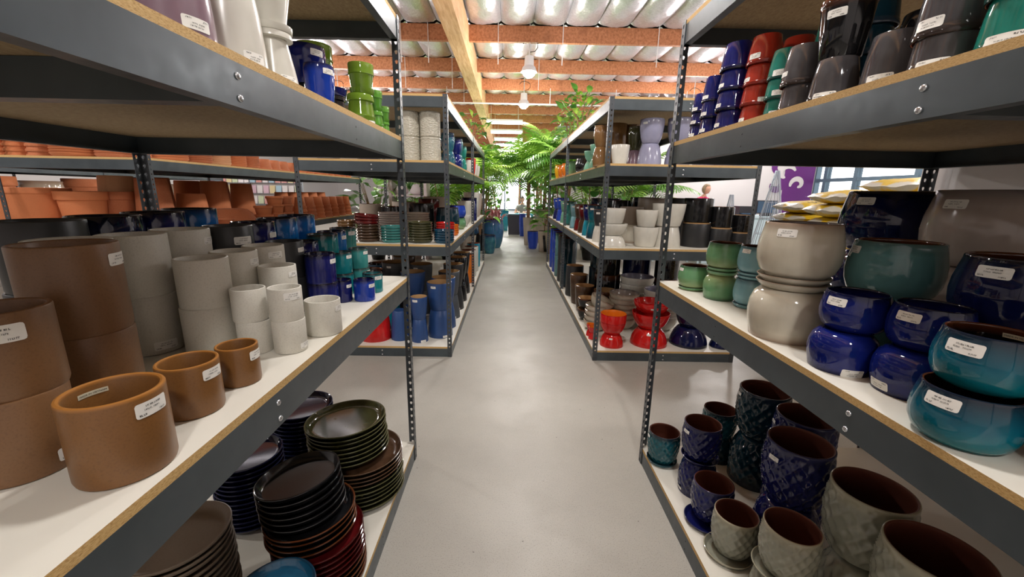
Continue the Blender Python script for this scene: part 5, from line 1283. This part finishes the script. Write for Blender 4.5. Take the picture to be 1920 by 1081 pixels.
for a in range(4): MB().tube([(.13 * math.cos(a * PI / 2 + .78), .13 * math.sin(a * PI / 2 + .78), .365), (.16 * math.cos(a * PI / 2 + .78), .16 * math.sin(a * PI / 2 + .78), 0)], .016, 6).obj('leg', M['stool'], st)
M['table'] = plain('cyan painted table', '3aa6b8', .4)
tb = tag(empty('work_table', (sx - .05, 14.98, 0)), 'small cyan table in front of the seated person', 'table')
MB().box(-.45, .45, -.25, .25, .64, .68).obj('table_top', M['table'], tb)
for a in (-1, 1):
    for b in (-1, 1): MB().box(a * .4 - .025, a * .4 + .025, b * .2 - .025, b * .2 + .025, 0, .645).obj('leg', M['table'], tb)
M['paper'] = plain('white paper', 'f2f0ee', .7)
tag(MB().box(-.15, .15, -.11, .11, 0, .012).obj('notebook', M['paper'], None, (sx + .0, 15.05, .68), (0, 0, .1)), 'open white notebook on the small cyan table', 'notebook')

# ------------------------------------------------------------------ service corner on the right
M['counter'] = plain('pale counter laminate', 'cfe6ee', .4)
M['device'] = plain('dark device plastic', '23242c', .4)
M['screen'] = plain('dark blue screen glass', '3a5a78', .15)
ct = tag(empty('service_counter', (5.5, 9.0, 0)), 'pale blue-white service counter against the white wall', 'counter')
MB().box(-1.35, 1.35, -.35, .35, 0, .98).obj('body', M['counter'], ct); MB().box(-1.4, 1.4, -.4, .4, .98, 1.02).obj('worktop', M['counter'], ct)
def device(x, y, z, label, nm, parts):
    t = tag(empty(nm, (x, y, z)), label, 'device')
    for (pn, b, m) in parts: MB().box(*b).obj(pn, M[m], t)
zc = 1.02
device(4.42, 8.9, zc, 'dark cash terminal lying on the counter', 'cash_terminal', [('body', (-.18, .18, -.14, .14, 0, .07), 'device'), ('keypad', (-.1, .1, -.12, .0, .07, .085), 'screen'), ('display', (-.06, .06, .08, .11, .07, .17), 'device')])
device(5.05, 8.9, zc, 'dark printer with blue tray on the counter', 'printer', [('body', (-.17, .17, -.15, .15, 0, .2), 'device'), ('tray', (-.14, .14, -.25, -.15, .04, .06), 'screen')])
device(5.5, 8.85, zc, 'monitor with blue screen on the counter', 'monitor', [('stand', (-.09, .09, -.06, .06, 0, .05), 'device'), ('panel', (-.22, .22, -.02, .02, .05, .33), 'device'), ('screen', (-.2, .2, -.024, -.019, .07, .31), 'screen')])
pot('small_pot', 'taper', 3.38, 8.6, 1.02, .07, .11, 'cyan', 'soil', 'small cyan pot with an orange flower', 'pot', seg=24)
fl = bushy(3.38, 8.6, 1.12, .22, .16, 26, 'small flowering plant in the cyan pot', LEAVES_S, 'small plants on the far table', 120, .8)
M['petal'] = plain('orange petals', 'e8622a', .5)
for a in range(5):
    v, f = lathe_simple([(0, .02), (.03, .012), (.035, 0), (0, -.02)], 8); obj('flower', mesh_from('flower', v, f, M['petal'], smooth=True), fl, (.08 * math.cos(a * 1.3), .08 * math.sin(a * 1.3), .2 + .03 * (a % 3)))
tb = tag(empty('plant_table', (3.55, 8.6, 0)), 'white table carrying the small flowering plant', 'table')
MB().box(-.42, .42, -.3, .3, .98, 1.02).obj('table_top', M['counter'], tb)
for a in (-1, 1):
    for b in (-1, 1): MB().box(a * .38 - .02, a * .38 + .02, b * .25 - .02, b * .25 + .02, 0, .985).obj('leg', M['counter'], tb)
# purple damask graphic painted on the partition
M['purple'] = plain('purple wall paint', '6a2a7c', .6)
gr = tag(empty('wall_graphic', (7.3, 10.99, 0)), 'purple damask graphic painted on the white partition', 'graphic')
MB().box(-.12, .66, -.006, .002, .1, 2.9).obj('purple_band', M['purple'], gr)
def ribbon(pts, ws, mat, name, depth=.012):
    mb = MB(); n = len(pts); top, bot = [], []
    for i in range(n):
        a, b = Vector(pts[max(0, i - 1)]), Vector(pts[min(n - 1, i + 1)]); t = (b - a).normalized(); nn = Vector((-t.y, t.x))
        top.append(Vector(pts[i]) + nn * ws[i]); bot.append(Vector(pts[i]) - nn * ws[i])
    vs = [(q.x, -depth, q.y) for q in top] + [(q.x, -depth, q.y) for q in bot]
    mb.add(vs, [(i, i + 1, n + i + 1, n + i) for i in range(n - 1)]); mb.add([(v[0], 0, v[2]) for v in vs], [(n + i, n + i + 1, i + 1, i) for i in range(n - 1)])
    return mb.obj(name, M[mat], gr)
def spiral(cx, cz, r0, r1, a0, a1, n=16): return [(cx + (r0 + (r1 - r0) * k / n) * math.cos(a0 + (a1 - a0) * k / n), cz + (r0 + (r1 - r0) * k / n) * math.sin(a0 + (a1 - a0) * k / n)) for k in range(n + 1)]
for (cx, cz, r0, r1, a0, a1, w, m, d) in ((-.25, 2.15, .30, .08, 0, 5, .08, 'purple', .008), (-.35, 1.75, .24, .06, 1.2, -3.4, .08, 'purple', .008), (-.1, 2.0, .26, .06, .4, 4.6, .06, 'wall', .014), (.25, 1.75, .2, .05, 3.4, -1.5, .06, 'wall', .014), (.3, 2.35, .16, .04, 0, 5, .05, 'wall', .014)):
    pts = spiral(cx, cz, r0, r1, a0, a1); ribbon(pts, [w * (.35 + .65 * math.sin(PI * (k / 16) ** .7)) + .004 for k in range(17)], m, 'damask_curl', d)
# wire trellises
M['wire'] = plain('galvanised wire', 'a9b0bc', .35, .7)
def obelisk(x, y, z, r, H, n, label, rings=7):
    mb = MB()
    for k in range(n):
        a = 2 * PI * k / n; mb.tube([(r * math.cos(a), r * math.sin(a), 0), (.03 * math.cos(a), .03 * math.sin(a), H)], .005, 4)
    o = tag(empty('wire_trellis', (x, y, z)), label, 'trellis', 'wire trellises by the counter')
    mb.obj('uprights', M['wire'], o)
    for q in range(rings):
        f = q / rings; rr = r + (.03 - r) * f
        MB().tube([(rr * math.cos(2 * PI * k / 16), rr * math.sin(2 * PI * k / 16), H * f + .01) for k in range(17)], .004, 4).obj('ring', M['wire'], o)
obelisk(4.45, 7.0, 0, .34, 1.85, 14, 'tall cone-shaped wire trellis before the purple graphic')
obelisk(3.95, 7.4, 0, .2, 1.45, 10, 'slim wire trellis at the counter end')
obelisk(4.9, 7.6, 0, .3, 1.2, 12, 'low wire trellis beside the tall one')
# soil bags on pallets
def bagmat():
    g_ = NT('printed soil bag film'); sep = g_.n('ShaderNodeSeparateXYZ'); g_.l(g_.coords('Generated'), sep.inputs[0])
    n = g_.noise(g_.coords('Object'), 9., 3)
    ad = g_.n('ShaderNodeMath', operation='MULTIPLY_ADD'); g_.l(n, ad.inputs[0]); ad.inputs[1].default_value = .25; g_.l(sep.outputs[0], ad.inputs[2])
    c = g_.ramp(ad.outputs[0], [(.17, rgb('c9c7bd')), (.20, rgb('d8b52a')), (.50, rgb('e0c040')), (.56, rgb('4a3a20')), (.58, rgb('d8b52a')), (.80, rgb('d2a82a')), (.86, rgb('c9c7bd'))])
    g_.bump(g_.noise(g_.coords('Object'), 22., 4), .4, .01); return g_.done(c, .35)
M['bag'] = bagmat()
def bag_z(u, v, H): return H * (1 - abs(u) ** 3.2) ** .5 * (1 - abs(v) ** 3.2) ** .5
def bag_mesh(seed, L=.62, W=.42, H=.105):
    rnd = random.Random(seed); nx, ny = 16, 12; vs, fs = [], []; ph = [rnd.uniform(0, 6) for _ in range(4)]
    for s in (1, -1):
        for j in range(ny + 1):
            for i in range(nx + 1):
                u, v = 2 * i / nx - 1, 2 * j / ny - 1
                z = bag_z(u, v, H / 2) * s + (.006 * math.sin(5 * u + ph[0]) * math.sin(4 * v + ph[1]) + .004 * math.sin(11 * u + 7 * v + ph[2]))
                vs.append((u * L / 2, v * W / 2, z + H / 2))
    N = (nx + 1) * (ny + 1)
    for j in range(ny):
        for i in range(nx):
            a = j * (nx + 1) + i; fs.append((a, a + 1, a + nx + 2, a + nx + 1)); fs.append((N + a, N + a + nx + 1, N + a + nx + 2, N + a + 1))
    return mesh_from('bag', vs, fs, M['bag'], smooth=True)
BAGS = [bag_mesh(s) for s in range(3)]
tv, tf = text_mesh('HAPPY FROG', .40)
TXT = mesh_from('bag_lettering', [(u, -.21 + .02 + v * .9 + .035, bag_z(2 * u / .62, 2 * (-.155 + v * .9) / .42, .0525) + .0525 + .006) for u, v in tv], tf, M['ink'])
M['pallet'] = wood('pallet wood', '8a6c48', 'a8875c', 'c0a078')
def bag_stack(x, y, top, label, w):
    pt = tag(empty('pallet', (x, y, 0)), 'wooden pallet under the ' + w + ' soil bag stack', 'pallet')
    for k in range(5): MB().box(-.35, .35, -.25 + k * .11, -.25 + k * .11 + .075, .10, .12).obj('slat', M['pallet'], pt)
    for k in (-.32, 0, .32): MB().box(k - .03, k + .03, -.25, .27, 0, .10).obj('runner', M['pallet'], pt)
    n = int(round((top - .12) / .094))
    for k in range(n):
        o = tag(empty('soil_bag', (x + random.uniform(-.025, .025), y + random.uniform(-.02, .02), .12 + k * (top - .12) / n), random.uniform(-.06, .06) - .05), ('topmost ' + label) if k == n - 1 else label + nth(k), 'bag', 'soil bags behind the near right rack')
        obj('bag', BAGS[k % 3], o)
        if k > n - 4: obj('lettering', TXT, o)
bag_stack(2.72, 3.60, 1.38, 'yellow and white soil bag of the lowest stack', 'lowest')
bag_stack(2.64, 3.07, 1.465, 'yellow and white soil bag of the middle stack', 'middle')
bag_stack(2.66, 2.60, 1.535, 'yellow and white soil bag of the tallest stack', 'tallest')
# ------------------------------------------------------------------ left background: seed racks, white shelf
M['packets'] = [plain('seed packet print %d' % k, c, .5) for k, c in enumerate(('e8c8d8', 'd8e4c0', 'f0e0b0', 'b8d8e8', 'e8a8a0', 'f4f0f0'))]
for r_, (rx, ry) in enumerate(((-5.0, 9.0), (-6.3, 9.6))):
    sr = tag(empty('seed_rack', (rx, ry, 0)), ['wire seed packet rack behind the terracotta', 'second wire seed packet rack, farther left'][r_], 'rack')
    for sx_ in (-.55, .55): MB().box(sx_ - .015, sx_ + .015, -.02, .02, 0, 1.75).obj('upright', M['wire'], sr)
    for k in range(6): MB().box(-.56, .56, -.09, .0, .42 + k * .22, .43 + k * .22).obj('ledge', M['wire'], sr)
    MB().box(-.56, .56, .0, .012, .35, 1.75).obj('back_panel', M['wall'], sr)
    for k in range(2, 6):
        for i in range(8):
            o = obj('seed_packet', MB().box(-.055, .055, -.012, 0, 0, .165).mesh('seed_packet', random.choice(M['packets'])), None, (rx - .47 + i * .134, ry - .03, .43 + k * .22), (-.1, 0, random.uniform(-.06, .06)))
            tag(o, '%s pale seed packet along the %s row of the %s wire rack' % (FIRST[i], FIRST[5 - k], ['nearer', 'farther'][r_]), 'packet', 'seed packets on the wire racks')
ws = tag(empty('display_shelf', (-2.05, 8.6, 0)), 'pinkish white display shelf beyond the terracotta rack', 'shelf')
M['pinkwhite'] = plain('pinkish white paint', 'ecdce0', .5)
for sx_ in (-.35, .35): MB().box(sx_ - .03, sx_ + .03, -.2, .2, 0, 1.75).obj('side_panel', M['pinkwhite'], ws)
for zz in (.35, .85, 1.3, 1.7): MB().box(-.33, .33, -.2, .2, zz, zz + .03).obj('shelf_board', M['pinkwhite'], ws)
M['cushion'] = plain('white cloth', 'efe6ea', .8)
for k, (dx, zz) in enumerate(((-.15, 1.33), (.15, 1.33), (0, .88))):
    bm = bmesh.new(); bmesh.ops.create_uvsphere(bm, u_segments=16, v_segments=12, radius=1)
    for v in bm.verts: v.co = (v.co.x * .13 * (1 + .08 * math.sin(9 * v.co.z)), v.co.y * .12, (v.co.z * (1 if v.co.z > 0 else .35)) * .17 + .06)
    me = bpy.data.meshes.new('cloth_bag'); bm.to_mesh(me); bm.free(); me.materials.append(M['cushion']); me.polygons.foreach_set('use_smooth', [True] * len(me.polygons))
    tag(obj('cloth_bag', me, None, (-2.05 + dx, 8.55, zz)), ['outer white cloth bag on the upper display shelf', 'inner white cloth bag on the upper display shelf', 'single white cloth bag on the lower display shelf'][k], 'bag', 'cloth bags on the display shelf')
